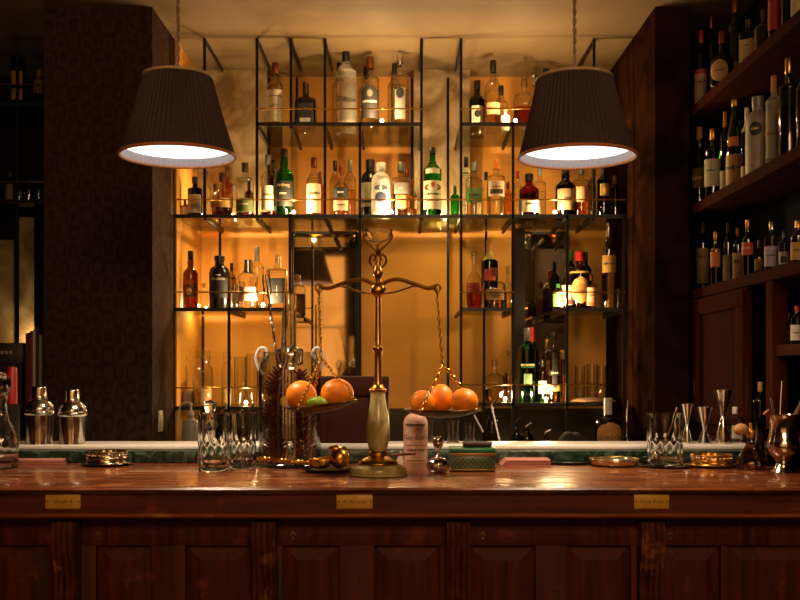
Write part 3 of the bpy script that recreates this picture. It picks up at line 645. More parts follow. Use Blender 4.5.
rb(784.5, 232, 11, R3, Xc=1.255, style='bord', glass='black', cap='black', label=(.12, .46, 60, '#a8a08c', [], [(.16, .34, -30, 30, BK, 'arch')]), group=GR3, desc='black bottle with pale label around a black arch')
rb(798, 221, 14, R3, Xc=1.245, style='whisky', glass='brown', cap='gold', label=(.10, .50, 65, '#b08a40', [('RUM', .32, .08, BK)]), group=GR3, desc='brown bottle with yellow label at the right end above the door')
rb(780, 318, 10, R4, Xc=1.25, style='whisky', glass='black', cap='brown', label=(.12, .44, 65, '#b0a284', [('PORT', .3, .07, BK)]), group=GR4, desc='small dark bottle with cream label leftmost in the lower opening')
rb(789, 312, 10, R4, Xc=1.285, style='whisky', glass='black', cap='black', label=(.12, .44, 65, '#a89a7c'), group=GR4, desc='small dark bottle with cream label second in the lower opening')
rb(797, 306, 12, R4, Xc=1.24, style='bord', glass='black', cap='red', label=(.10, .50, 65, '#b8b09a', [('FINO', .3, .07, BK)]), group=GR4, desc='dark bottle with white label nearest the photo edge in the lower opening')
# ------------------------------------------------------------ left alcove
al = thing('alcove_shelving', 'dark shelving in the unlit alcove left of the papered pillar', 'shelving', (-1.8, 4.9, 1.1))
for z in (2.655, 2.20):
    part('glass_shelf', box(B(), -.5, .33, -.1, .28, z-1.11, z-1.10), SHELFGLASS, al, smooth=False)
    part('shelf_edge', box(B(), -.5, .33, -.11, -.101, z-1.115, z-1.098), m_edge, al, smooth=False)
    bm = B(); tube(bm, [(-.5, -.12, z-1.1+.083), (.33, -.12, z-1.1+.083)], .003, 8); part('guard_rail', bm, BRASS, al)
for x in (wx(17, 4.8)+1.8, .325, -.45):
    part('post', box(B(), x-.006, x+.006, -.1, -.088, -1.1, CEIL-1.102), BLACKMETAL, al, smooth=False)
part('gold_panel', box(B(), wx(17, 5.1)+1.8, wx(34, 5.1)+1.8, .2, .22, wz(345, 5.1)-1.1, wz(217, 5.1)-1.1), m_gold, al, smooth=False)
part('gold_panel', box(B(), wx(-20, 5.1)+1.8, wx(13, 5.1)+1.8, .2, .22, wz(345, 5.1)-1.1, wz(240, 5.1)-1.1), m_gold, al, smooth=False)
light('alcove_glow', 'POINT', (wx(14, 4.9), 4.98, wz(340, 4.98)), 1.2, (1, .62, .28), size=.03)
GA = 'bottles in the left alcove'
bottle(18, 36, 13, 2.655, 4.9, style='bord', glass='black', cap='black', label=[(.30, .50, 60, '#a8803c'), (.10, .26, 60, '#a08048')], group=GA, desc='dark bottle with two tan labels on the top alcove shelf')
bottle(39, 70, 11, 2.655, 4.9, style='tall', glass='dgreen', cap='cork', label=(.36, .80, 60, '#7a5c3c'), group=GA, desc='bottle with brown label beside the papered pillar in the alcove')
bottle(10, 172, 9, 2.20, 4.9, style='bord', glass='smoke', cap='brown', label=(.1, .6, 60, '#6a5c3c'), group=GA, desc='slim bottle standing left of the glasses in the alcove')
for px, s in ((19, 'left'), (29, 'middle'), (39, 'right')): tumbler(px, 190, 9, 2.2, 4.9, s+' small glass of three on the lower alcove shelf', 'glasses in the alcove')
# ------------------------------------------------------------ bar counter
m_top = wood('worn_varnished_mahogany', '#4a220f', '#8a4a22', .26, 'X', .55, 3, '#a8683a', .4, .25)
m_front = wood('dark_mahogany', '#36130b', '#5c2310', .5, 'X', .45, 3, '#74341a', .0, .25, spec=.25)
m_frontz = wood('dark_mahogany_upright', '#30120b', '#562210', .6, 'Z', .45, 3, '#6e3018', .0, .25, spec=.2)
m_worn = wood('worn_carved_mahogany', '#321408', '#5a2c12', .6, 'Z', .7, 5, '#94582c', .0, .3, spec=.15)
m_edgelit = wood('highlit_worn_moulding', '#6a3014', '#a05a2a', .4, 'X', .5, 3, '#b87a44', .2, .2)  # worn wood with the edge highlight painted in as a lighter tone
CT = 1.10
ct = thing('bar_counter', 'long dark mahogany bar counter with worn glossy top and panelled front', 'bar counter', (0, 2.7, 0))
def cprof(nm, prof, x0, x1, mat):
    bm = B(); a = [bm.verts.new((x0, y-2.7, z)) for y, z in prof]; b = [bm.verts.new((x1, y-2.7, z)) for y, z in prof]
    n = len(prof)
    for i in range(n): bm.faces.new((a[i], a[(i+1) % n], b[(i+1) % n], b[i]))
    bm.faces.new(a); bm.faces.new(b[::-1]); return part(nm, bm, mat, ct, angle=25)
CX0, CX1 = -1.75, 1.185
cprof('countertop', [(3.29, CT), (2.63, CT), (2.617, CT-.002), (2.610, CT-.007), (2.614, CT-.012), (2.632, CT-.014), (2.632, CT-.02), (3.29, CT-.02)], CX0, CX1+.0, m_top)
cprof('countertop_end', [(2.95, CT), (2.63, CT), (2.617, CT-.002), (2.610, CT-.007), (2.614, CT-.012), (2.632, CT-.014), (2.632, CT-.02), (2.95, CT-.02)], CX1+.0005, 1.42, m_top)
cprof('frieze', [(2.641, CT-.0205), (2.641, 1.031), (2.70, 1.031), (2.70, CT-.0205)], CX0, 1.42, m_front)
cprof('moulding', [(2.640, 1.0305), (2.626, 1.0285), (2.621, 1.024), (2.626, 1.019), (2.650, 1.014), (2.665, 1.008), (2.70, 1.008), (2.70, 1.0305)], CX0, 1.42, m_edgelit)
ZR = .935
cprof('front_board', [(2.72, 1.0075), (2.72, 0), (2.76, 0), (2.76, 1.0075)], CX0, 1.42, m_frontz)
def fx(px, d=2.71): return wx(px, d)
bm = B()
box(bm, CX0, 1.42, .0, .0195, ZR, 1.007, .001)       # top rail
stiles = [(-260, -20), (50, 97), (152, 186), (252, 283), (340, 374), (440, 470), (535, 567), (630, 660), (720, 727), (900, 930)]
for a, b in stiles: box(bm, fx(a), fx(b), .0005, .0195, .12, ZR-.0005, .001)
box(bm, CX0, 1.42, .0008, .0195, 0, .1195)
part('frame_rails', bm, m_frontz, ct)
for (a, b) in zip(stiles, stiles[1:]):
    x0, x1 = fx(a[1])+.004, fx(b[0])-.004; m = .018; z0, z1 = .125, ZR-.005
    bm = B(); bx = min(.035, (x1-x0)*.3)
    o = [bm.verts.new((x, .018, z)) for x, z in ((x0, z0), (x1, z0), (x1, z1), (x0, z1))]
    i_ = [bm.verts.new((x, .006, z)) for x, z in ((x0+bx, z0+bx), (x1-bx, z0+bx), (x1-bx, z1-bx), (x0+bx, z1-bx))]
    for k in range(4): bm.faces.new((o[k], o[(k+1) % 4], i_[(k+1) % 4], i_[k]))
    bm.faces.new(i_); part('raised_panel', bm, m_frontz, ct, smooth=False)
for px in (66.5, 265, 458, 651):
    d = 2.67; x = wx(px, d); hw = .030
    bm = B(); prof = catmull([(-.050, 1.004), (-.060, .97), (-.052, .92), (-.036, .87), (-.030, .83), (-.034, .80), (-.018, .785)], 3)
    NX = 24
    g = []
    for y, z in prof:
        row = []
        for k in range(NX+1):
            u = k/NX; gr = .006*abs(math.cos(u*4*PI))**.6
            row.append(bm.verts.new((x+(u-.5)*2*hw, y+.006-gr, z)))
        g.append(row)
    bk = [[bm.verts.new((x+(u-.5)*2*hw, -.0005, z)) for u in (0, 1)] for y, z in prof]
    for a in range(len(g)-1):
        for k in range(NX): bm.faces.new((g[a][k], g[a][k+1], g[a+1][k+1], g[a+1][k]))
        bm.faces.new((g[a][0], g[a+1][0], bk[a+1][0], bk[a][0])); bm.faces.new((g[a][-1], bk[a][1], bk[a+1][1], g[a+1][-1]))
    bm.faces.new(g[0]+[bk[0][1], bk[0][0]]); bm.faces.new(g[-1][::-1]+[bk[-1][0], bk[-1][1]])
    part('corbel', bm, m_worn, ct)
for px in (98, 293, 483, 671):
    x = wx(px, 2.69); bm = B(); lathe(bm, [(0, 0), (.007, 0), (.007, .002), (0, .002)], 14); box(bm, -.003, .003, -.014, -.001, 0, .002)
    part('keyhole_plate', bm, M('#77603c', .4, .8), ct, (x, -.001, wz(534, 2.7)), rot=(PI/2, 0, 0))
BK = '#1b1815'
for px, s, txt in ((63, 35, 'Giorgio B.'), (354.5, 36, 'Al Mercante'), (651.5, 35, 'Storia & Co.')):
    d = 2.638; x = wx(px, d); hw = s/2*d/F; z = wz(501.5, d)
    o = part('name_plate', box(B(), x-hw, x+hw, -.0630, -.0595, z-.0185, z+.0185, .0005), M('#c8962e', .45, .1, .12, 50), ct); o['label'] = 'small engraved brass plate'
    text_mesh(txt, .0125, M('#3a2408', .6), 'lettering', o, flat_y=-.0634, z=z, shear=.3, x0=x)
    bm = B()
    for q in (-1, 1): ball(bm, (x+q*(hw-.005), -.0632, z), .002, u=8, v=6)
    part('screw', bm, M('#5a3c10', .4, .8), o)
# marble ledge
m_green = blotch('green_marble', '#0f1d15', '#465a48', .25, 0, 30, .02, '#1d3024')
lg = thing('marble_ledge', 'raised green and white marble ledge along the back of the bar', 'ledge', (0, 3.34, CT-.03))
part('green_slab', box(B(), CX0, 1.17, -.045, .26, 0.0305, .068, .002), m_green, lg)
part('white_slab', box(B(), CX0, 1.165, -.005, .19, .0685, .084, .004), M('#e6dcd0', .3, 0, .05), lg)
part('ledge_support', box(B(), CX0, 1.165, .0, .26, -1.07, .030), M('#1c120c', .6), lg)
LZ = CT-.03+.084
# ------------------------------------------------------------ pendant lamps
m_fab = M('#43352f', .85, 0, .12, 60, 'pleated_fabric'); m_inside = M('#b4acb0', .8, 0, .03)
def pendant(px, hw_b, yb, px_t, hw_t, yt, desc):
    d = 3.0; x = wx(px, d); z0 = wz(yb, d); z1 = wz(yt, d); R0 = hw_b*d/F; Rt = hw_t*d/F; xt = wx(px_t, d)-x
    t = thing('pendant_lamp', desc, 'pendant lamp', (x, d, z0), 0, 'pleated pendant lamps over the bar'); H = z1-z0
    NP = 64; n = NP*4
    def shade(off, rev):
        bm = B(); rows = []
        for k in range(15):
            f = k/14; r = (R0+(Rt-R0)*f-.003*math.sin(PI*f))+off
            row = []
            for i in range(n):
                a = 2*PI*i/n; rr = r+.0022*math.cos(a*NP)
                row.append(bm.verts.new((rr*math.cos(a)+xt*f, rr*math.sin(a), f*H)))
            rows.append(row)
        for a, b in zip(rows, rows[1:]):
            for i in range(n): bm.faces.new((a[i], a[(i+1) % n], b[(i+1) % n], b[i]))
        return bm
    part('lamp_shade', shade(0, 0), m_fab, t, angle=60)
    part('shade_lining', shade(-.004, 1), m_inside, t, angle=60)
    bm = B(); torus(bm, (0, 0, 0), R0, .0052, Matrix.Rotation(PI/2, 3, 'X'), 64, 8); o = part('bottom_trim', bm, M('#c07840', .6), t); o['label'] = 'copper coloured braid trim'
    bm = B(); torus(bm, (xt, 0, H), Rt, .0048, Matrix.Rotation(PI/2, 3, 'X'), 48, 8); o = part('top_trim', bm, M('#d0b47c', .6), t); o['label'] = 'cream braid trim'
    rd = R0-.026*(R0-Rt)/H-.0045
    bm = B(); lathe(bm, [(0, .024), (rd, .024), (rd, .028), (0, .028)], 48); part('diffuser', bm, emis((1, .93, .84), 1.3, 'lamp_diffuser'), t)
    bm = B()
    for k in range(3): a = k*2*PI/3+.5; tube(bm, [(xt, 0, H-.01), (xt+Rt*math.cos(a), Rt*math.sin(a), H-.002)], .0018, 6)
    lathe(bm, [(0, H-.05), (.018, H-.05), (.018, H+.0), (.008, H+.015), (0, H+.015)], 16, c=(xt, 0, 0)); part('lamp_holder', bm, BRASS, t)
    bm = B(); ch = CEIL-z0; zz = [H+.015+(ch-.02-H-.015)*i/70 for i in range(71)]
    for ph in (0, PI): tube(bm, [(xt+.0035*math.cos(z*110+ph), .0035*math.sin(z*110+ph), z) for z in zz], .0028, 6)
    part('twisted_cord', bm, M('#8a6850', .7), t)
    bm = B(); lathe(bm, [(0, ch-.001), (.035, ch-.001), (.033, ch-.012), (.008, ch-.022), (0, ch-.022)], 24, c=(xt, 0, 0)); part('ceiling_rose', bm, BRASS, t)
    sp = light('lamp_glow', 'SPOT', (0, 0, -.003), LAMP_W, (1, .76, .52), size=.10, parent=t)
    sp = sp.data; sp.spot_size = math.radians(134); sp.spot_blend = .6
    light('lamp_upglow', 'POINT', (xt, 0, H-.03), .5, (1, .74, .48), size=.03, parent=t)
pendant(178, 57, 156, 178, 33.5, 77, 'left pleated dark pendant lamp hanging over the cocktail shakers')
pendant(577, 58, 157, 574.5, 37, 79, 'right pleated dark pendant lamp hanging over the right half of the bar')
# ------------------------------------------------------------ things on the bar
def at(px, d): return wx(px, d), d
def dby(py, z=CT): return (EYE-z)*F/(py-HY)
def shaker(px, w_, ytop, desc):
    d = 3.40; x = wx(px, d); R = w_/2*d/F; H = wz(ytop, d)-LZ
    t = thing('cocktail_shaker', desc, 'cocktail shaker', (x, d, LZ+.0004), 0, 'cocktail shakers on the ledge')
    rm = lambda a, z: 1+.006*math.cos(a*16)
    bm = B(); lathe(bm, catmull([(0, .004), (R*.80, .0), (R*.84, .01*H), (R*.90, .3*H), (R*.92, .50*H)], 3), 64, rmod=rm); part('tumbler', bm, SILVER, t, angle=60)
    bm = B(); lathe(bm, catmull([(R*.93, .50*H), (R*1.0, .52*H), (R*1.0, .56*H), (R*.94, .57*H), (R*.96, .60*H), (R*.90, .66*H), (R*.72, .73*H), (R*.50, .77*H)], 3), 64, rmod=lambda a, z: 1+.008*math.cos(a*14)); part('strainer_top', bm, SILVER, t, angle=60)
    bm = B(); lathe(bm, catmull([(R*.52, .765*H), (R*.54, .79*H), (R*.48, .80*H), (R*.47, .94*H), (R*.40, .99*H), (R*.0, H)], 3), 48, rmod=lambda a, z: 1+.015*math.cos(a*12)); part('cap', bm, SILVER, t, angle=60)
    bm = B(); lathe(bm, [(R*1.005, .515*H), (R*1.05, .53*H), (R*1.005, .545*H)], 40); lathe(bm, [(R*.545, .78*H), (R*.575, .79*H), (R*.545, .80*H)], 30); part('rim_band', bm, SILVER, t)
shaker(39.5, 30, 386, 'silver cocktail shaker nearest the left photo edge')
shaker(72.5, 29, 389, 'silver cocktail shaker next to the papered pillar')
# napkins
def napkin(px0, px1, py, desc, rz, n=4):
    d = dby(py); x = (wx(px0, d)+wx(px1, d))/2; hw = (wx(px1, d)-wx(px0, d))/2
    t = thing('folded_napkin', desc, 'napkin', (x, d, CT+.0004), rz, 'pink folded napkins')
    bm = B()
    for i in range(n): box(bm, -hw+.004*i, hw-.003*(i % 2), -.06+.003*(i % 2), .06-.002*i, .0038*i, .0038*i+.0034, .0012)
    part('cloth', bm, M('#a86a58', .85, 0, .08, 60, bump=.1), t)
napkin(-2, 66, 463, 'pink folded napkin at the left end of the bar', .06)
napkin(500, 549, 464.5, 'pink folded napkin right of the green box', -.04, 5)
# round metal dishes
def dish(px, w_, py, H, desc, gold=False, fill=True, cat='ashtray', ornate=False, grp=None):
    d = dby(py); x = wx(px, d); R = w_/2*d/F
    m = BRASS if gold else M('#b9a684', .2, 1, .15, 25)
    t = thing('metal_coaster_stand' if not gold else 'gilded_dish', desc, cat, (x, d+.01, CT+.0004), 0, grp)
    bm = B(); lathe(bm, catmull([(0, .0), (R*.7, .0), (R, .006), (R*1.0, .009), (R*.86, .008), (R*.82, .012), (R*.80, H*.5), (R*.84, H*.55), (R*.84, H*.62), (R*.80, H*.66), (R*.78, H*.9), (R*.80, H)], 3), 48); part('base', bm, m, t)
    bm = B(); lathe(bm, [(R*.80, H), (R*.84, H+.002), (R*.82, H+.005), (R*.72, H+.003), (R*.70, H*.8), (0, H*.78)], 48, rmod=(lambda a, z: 1+.02*math.cos(a*24)) if ornate else None); part('rim', bm, m, t)
    if ornate:
        bm = B()
        for k in range(30): a = k*2*PI/30; ball(bm, (R*.8*math.cos(a), R*.8*math.sin(a), H*.86), .004, u=8, v=6)
        part('bead_band', bm, SILVER, t)
    return t
dish(106, 49, 465.5, .040, 'stacked silver coaster stand left of the mixing glasses', ornate=True, cat='coaster stand')
dish(713, 49, 467, .034, 'gold and silver beaded dish in front of the jiggers', gold=True, ornate=True, cat='coaster stand')
# shallow glass dish
d = dby(466); R = 24.5*d/F; t = thing('glass_dish', 'shallow gilt edged glass dish left of the mixing glass on the right', 'dish', (wx(615, d), d+.01, CT+.0004))
bm = B(); lathe(bm, catmull([(0, 0), (R*.8, 0), (R*.98, .012), (R, .022), (R*.96, .022), (R*.92, .014), (R*.75, .006), (0, .005)], 3), 48, rmod=lambda a, z: 1+.012*math.cos(a*20)); part('bowl', bm, M('#c9b28a', .12, .8, .2, 30), t)
bm = B(); torus(bm, (0, 0, .0225), R*.98, .0015, Matrix.Rotation(PI/2, 3, 'X'), 48, 6); part('gilt_rim', bm, BRASS, t)
# dark cloth/tray
d = dby(463); R = 26*d/F; bm = B(); lathe(bm, catmull([(0, 0), (R*.85, 0), (R, .007), (R*.99, .009), (R*.84, .004), (0, .004)], 2), 48)
tag(part('serving_tray', bm, M('#1a1614', .35), None, (wx(568, d), d, CT+.0004)), 'round black serving tray beside the gilt edged glass dish', 'tray')
def mixing_glass(px, w_, ytop, py, desc, d=None):
    d = d or dby(py); x = wx(px, d); R = w_/2*d/F; H = wz(ytop, d)-CT
    base = CT+.0004
    t = thing('mixing_glass', desc, 'mixing glass', (x, d, base), 0, 'mixing glasses on the bar')
    def rm(a, z):
        f = z/H
        return 1+(.075*(abs(math.cos(a*6+f*9))*abs(math.cos(a*6-f*9))-.4)*(1 if .10 < f < .55 else 0))
    th = .0055
    out = [(0, .0), (R*.95, 0), (R, .004)]+[(R, H*f) for f in [.08+.04*i for i in range(13)]]+[(R, H*.8), (R*1.01, H*.97), (R, H), (R-th, H), (R-th, H*.8)]+[(R-th, H*f) for f in (.5, .3, .16)]+[(R*.7, H*.12), (0, H*.11)]
    bm = B(); lathe(bm, out, 56, rmod=rm); part('cut_glass', bm, CLEARGLASS, t, angle=30)
    return t, x, d, R, H
mixing_glass(214, 31, 413, 471, 'cut mixing glass furthest left, in front of the glass stopper', None)
mixing_glass(242.5, 27, 413, 467, 'cut mixing glass beside the jar of pine cones', 3.13)
mixing_glass(665, 35, 413, 464, 'cut mixing glass on a silver saucer before the jiggers', 3.16)
d = 3.16; R = 25*d/F; bm = B(); lathe(bm, catmull([(R*.56, .0), (R*.8, .0), (R, .004), (R, .006), (R*.8, .003), (R*.56, .002)], 2), 48)
tag(part('saucer', bm, SILVER, None, (wx(666, d), d, CT+.0006)), 'thin silver saucer under the right mixing glass', 'saucer')
def rod(name, pts, r, mat, desc, cat, flat=1, grp=None, n=8):
    bm = B(); p0 = Vector(pts[0]); tube(bm, catmull([tuple(Vector(p)-p0) for p in pts], 6), r, n, flat=flat); return tag(part(name, bm, mat, None, tuple(p0)), desc, cat, grp)
# spoon in right mixing glass
x = wx(665, 3.16); t = thing('bar_spoon', 'silver bar spoon leaning in the right mixing glass', 'spoon', (x-.03, 3.16, CT+.03))
bm = B(); tube(bm, [(.0, 0, .0), (.02, .0, .03), (.045, 0, .085), (.068, 0, .155)], [.004, .003, .0035, .006], 10, flat=.5); part('handle', bm, SILVER, t)
bm = B(); ball(bm, (-.001, 0, .0), .012, 1.1, .4, 1.6); part('bowl', bm, SILVER, t)
# glass stopper + julep strainer
t = thing('glass_stopper', 'flared clear glass stopper bottle seen above the front left mixing glass', 'stopper', (wx(210, 3.45), 3.45, LZ+.0004))
bm = B(); lathe(bm, catmull([(0, 0), (.026, 0), (.022, .02), (.012, .05), (.012, .08), (.022, .125), (.026, .135), (.018, .14), (0, .146)], 3), 8); part('stopper_body', bm, CLEARGLASS, t, smooth=False)
t = thing('julep_strainer', 'oval steel strainer leaning inside the second mixing glass', 'strainer', (wx(242, 3.13), 3.13, CT+.02))
bm = B(); torus(bm, (.004, 0, .034), .026, .0022, Matrix.Rotation(.45, 3, 'Y'), 28, 8, sx=.62, sz=1.25); part('ring', bm, SILVER, t)
bm = B(); torus(bm, (.004, 0, .034), .017, .0012, Matrix.Rotation(.45, 3, 'Y'), 24, 6, sx=.62, sz=1.25); part('coil', bm, SILVER, t)
# big jar with pine cones
HG = solid_glass((.95, .93, .88), 'pressed_glass', 1.5, .25); HG.node_tree.nodes['Principled BSDF'].inputs['Transmission Weight'].default_value = .45  # clear glass whitened, the handles' bright shine put into its colour
d = 3.175; jx = wx(290, d); JR = 31.5*d/F; JH = wz(352, d)-CT
t = thing('apothecary_jar', 'tall clear glass jar with scrolled handles holding dark pine cones', 'jar', (jx, d, CT+.0004))
th = .003
bm = B(); lathe(bm, [(0, 0), (JR*1.0, 0), (JR*1.06, .004), (JR*1.04, .010), (JR*.99, .014), (JR, .03), (JR, JH*.82), (JR*.97, JH*.90), (JR*.86, JH*.96), (JR*.86, JH), (JR*.86-th, JH), (JR*.86-th, JH*.96), (JR*.97-th, JH*.9), (JR-th, JH*.82), (JR-th, .02), (JR*.9, .014), (0, .013)], 48); part('jar_body', bm, thin_glass((.93, .93, .9), 'jar_glass', boost=2.2), t)
for s in (-1, 1):
    pts = [(s*JR*.86, 0, JH*.80), (s*JR*1.0, 0, JH*.86), (s*JR*1.08, 0, JH*.94), (s*JR*.98, 0, JH*1.02), (s*JR*.80, 0, JH*1.03), (s*JR*.72, 0, JH*.98), (s*JR*.80, 0, JH*.94)]
    bm = B(); tube(bm, catmull(pts, 5), .0055, 10); part('handle', bm, HG, t)
bm = B(); lathe(bm, [(JR*.30, JH*.88), (JR*.42, JH*.90), (JR*.42, JH*1.02), (JR*.36, JH*1.03), (JR*.20, JH*1.05), (JR*.20, JH*1.50), (JR*.14, JH*1.50), (JR*.14, JH*1.04), (JR*.30, JH*1.0), (JR*.28, JH*.9)], 28); part('glass_neck', bm, CLEARGLASS, t)
m_cone = M('#7c4030', .7, 0, .35, 60); 
def pine(x, y, z, H, R, rot, desc):
    t = bpy.data.objects.new('pine_cone', None); link(t); bm = B()
    lathe(bm, catmull([(0, 0), (R*.45, .05*H), (R*.55, .35*H), (R*.35, .75*H), (0, H)], 2), 10)
    NS = 90
    for k in range(NS):
        f = (k+.5)/NS; a = k*2.39996; rr = R*(.55+.45*math.sin(PI*min(1, f*1.15+.12))) ; z0 = f*H*.95
        c, s = math.cos(a), math.sin(a); wd = R*.26*(1-.5*f)
        base = Vector((c*rr*.45, s*rr*.45, z0)); tip = Vector((c*rr, s*rr, z0+.10*H)); tg = Vector((-s, c, 0))
        vs = [bm.verts.new(p) for p in (base-tg*wd*.6, base+tg*wd*.6, tip+tg*wd, tip+Vector((c, s, .6))*wd*.5, tip-tg*wd, (base+tip)/2-Vector((0, 0, .05*H)), tip-Vector((0, 0, .035*H)))]
        bm.faces.new((vs[0], vs[1], vs[2], vs[3], vs[4])); bm.faces.new((vs[0], vs[5], vs[1])); bm.faces.new((vs[1], vs[5], vs[6], vs[2])); bm.faces.new((vs[0], vs[4], vs[6], vs[5])); bm.faces.new((vs[4], vs[3], vs[6])); bm.faces.new((vs[3], vs[2], vs[6]))
    bpy.data.objects.remove(t)
    o = part('pine_cone', bm, m_cone, None, (x, y, z), smooth=False, rot=rot); return tag(o, desc, 'pine cone', 'pine cones in the jar')
cones = [(-.045, 0, .020, (0, 0, 0), 'lower left'), (.040, .01, .022, (.1, 0, 2), 'lower right'), (-.052, .01, .118, (0, -.05, 1), 'middle left'), (.042, -.01, .12, (0, .05, 4), 'middle right'), (-.040, -.005, .215, (0, -.1, 3), 'upper left'), (.036, 0, .205, (.1, .1, 5), 'upper right')]
for cx, cy, cz, rt, ds in cones: pine(jx+cx, d+cy, CT+cz, .095, .042, rt, 'brown pine cone at the %s of the tall glass jar' % ds)
rod('dried_twig', [(jx-.025, d-.06, CT+.02), (jx-.03, d-.062, CT+.14), (jx-.022, d-.060, CT+.26), (jx+.01, d-.02, CT+.38)], .004, M('#5a3020', .8), 'curving reddish twig standing at the front of the pine cone jar', 'twig')
for i, (a, b) in enumerate(((-.004, .006), (.020, .024))):
    rod('wooden_stick', [(jx+a, d-.066, CT+.02), (jx+b, d-.064, CT+.29)], .0028, M('#a8683a', .7), ('left' if i == 0 else 'right')+' straight cinnamon coloured stick inside the pine cone jar', 'stick', grp='sticks in the jar')
# twisted bar fork/spoons
def twisted(px0, py0, px1, py1, d, desc, fork):
    p0 = Vector((wx(px0, d), d, wz(py0, d))); p1 = Vector((wx(px1, d), d+.01, wz(py1, d))); v = p1-p0; Ln = v.length; ax = v.normalized(); s = ax.cross(Vector((0, 1, 0))).normalized(); u = s.cross(ax)
    t = thing('bar_spoon', desc, 'bar spoon', tuple(p0), 0, 'twisted bar spoons in the jar'); bm = B()
    for ph in (0, PI): tube(bm, [ax*(Ln*.82*i/90)+(s*math.cos(i*.75+ph)+u*math.sin(i*.75+ph))*.0026 for i in range(91)], .0024, 6)
    part('twisted_stem', bm, SILVER, t); bm = B(); e = ax*Ln*.82
    if fork:
        for q in (-1, 0, 1): tube(bm, [tuple(e), tuple(e+s*q*.010+ax*.02), tuple(e+s*q*.011+ax*.055), tuple(e+s*q*.008+ax*.075)], .0022, 6)
        part('trident_tip', bm, SILVER, t)
    else:
        tube(bm, [tuple(e), tuple(e+ax*.03), tuple(e+ax*.06)], [.003, .008, .003], 8); part('teardrop_tip', bm, SILVER, t)
twisted(282, 395, 265.5, 277, 3.15, 'twisted bar spoon with trident tip rising out of the pine cone jar', True)
twisted(281, 370, 284, 318, 3.20, 'short twisted bar spoon beside the glass neck in the jar', False)
rod('glass_straw', [(wx(290, 3.175), 3.175, wz(350, 3.175)), (wx(288.5, 3.175), 3.175, wz(290, 3.175))], .006, CLEARGLASS, 'thick clear glass rod standing in the neck of the jar', 'glass rod')
rod('brass_straw', [(wx(316, 3.38), 3.38, LZ+.001), (wx(316, 3.38), 3.38, wz(305, 3.38))], .003, BRASS, 'upright thin brass rod right of the pine cone jar', 'rod')
# ------------------------------------------------------------ balance scales
d = 2.92; sx_ = wx(378, d)
sc = thing('balance_scales', 'antique balance scales with pale green onyx column and two brass pans of fruit', 'scales', (sx_, d, CT+.0004))
m_onyx = blotch('onyx', '#8a8048', '#d8c894', .2, 0, 9, .02, '#b4a468'); mm = lambda px: px*d/F
def sz(py): return wz(py, d)-CT
bm = B(); R = mm(28.5); lathe(bm, catmull([(0, 0), (R*.96, 0), (R, .006), (R, .014), (R*.96, .022), (R*.80, .028), (R*.72, .030), (0, .030)], 3), 56); part('onyx_base', bm, m_onyx, sc)
bm = B(); lathe(bm, catmull([(mm(19), .0305), (mm(19.5), .034), (mm(17), .042), (mm(12), .050), (mm(9), .056), (mm(9.5), .062), (mm(8), .068)], 3), 64, rmod=lambda a, z: 1+.035*abs(math.cos(a*14))); part('brass_collar', bm, BRASS, sc, angle=60)
c0 = .068; c1 = sz(392)
bm = B(); lathe(bm, catmull([(mm(7.5), c0), (mm(9), c0+.008), (mm(11.5), c0+.035), (mm(12.2), c0+.06), (mm(11), c0+.09), (mm(8.6), c1-.04), (mm(7.2), c1-.01), (mm(7.6), c1)], 4), 40); part('onyx_column', bm, m_onyx, sc)
tz = sz(262)
bm = B(); lathe(bm, catmull([(mm(8), c1), (mm(9), c1+.006), (mm(6), c1+.014), (mm(4), c1+.03), (mm(3.4), c1+.10), (mm(5.5), c1+.125), (mm(3.2), c1+.15), (mm(2.8), tz-.06), (mm(5), tz-.035), (mm(3), tz-.01), (mm(3), tz)], 4), 28); part('brass_stem', bm, BRASS, sc)
bm = B(); ball(bm, (0, 0, sz(290)), mm(8), 1, .8, 1); part('pivot_housing', bm, BRASS, sc)
# beam
bz = sz(290); 
bm = B()
for s in (-1, 1):
    ex = s*mm(59)
    tube(bm, catmull([(0, 0, bz+.012), (ex*.3, 0, bz+.030), (ex*.6, 0, bz+.018), (ex*.85, 0, bz+.004), (ex, 0, bz+.012)], 5), [.006]*20+[.004], 10)
    tube(bm, catmull([(0, 0, bz-.012), (ex*.3, 0, bz-.006), (ex*.6, 0, bz+.010), (ex*.8, 0, bz+.006)], 5), .003, 8)
    torus(bm, (ex, 0, bz+.006), .010, .0028)
part('beam', bm, BRASS, sc)
# top ornament
bm = B()
for s in (-1, 1):
    tube(bm, catmull([(0, 0, tz-.02), (s*.016, 0, tz-.012), (s*.024, 0, tz+.006), (s*.014, 0, tz+.022), (s*.006, 0, tz+.012), (s*.014, 0, tz+.004)], 5), .0032, 8)
    tube(bm, catmull([(s*.004, 0, tz+.03), (s*.020, 0, tz+.045), (s*.036, 0, tz+.062), (s*.040, 0, tz+.078), (s*.030, 0, tz+.076)], 5), .0028, 8)
lathe(bm, catmull([(0, tz), (.008, tz), (.005, tz+.015), (.010, tz+.03), (.004, tz+.04), (.006, tz+.05)], 3), 20); part('scroll_finial', bm, BRASS, sc)
bm = B(); lathe(bm, catmull([(0, tz+.052), (.012, tz+.054), (.034, tz+.066), (.042, tz+.088), (.040, tz+.088), (.031, tz+.068), (.01, tz+.058), (0, tz+.057)], 3), 32); part('glass_finial_bowl', bm, CLEARGLASS, sc)
def chain(p0, p1, link_l=.0085, r=.0016):
    p0, p1 = Vector(p0), Vector(p1); v = p1-p0; n = int(v.length/(link_l*1.5)); ax = v.normalized(); q = ax.to_track_quat('X', 'Z').to_matrix(); bm = B()
    for k in range(n+1):
        c = p0+v*(k/n); rot = q @ Matrix.Rotation((PI/2)*(k % 2)+.4, 3, 'X'); torus(bm, tuple(c), link_l*.6, r, rot, 10, 5, sx=1.45, sz=.85)
    return bm
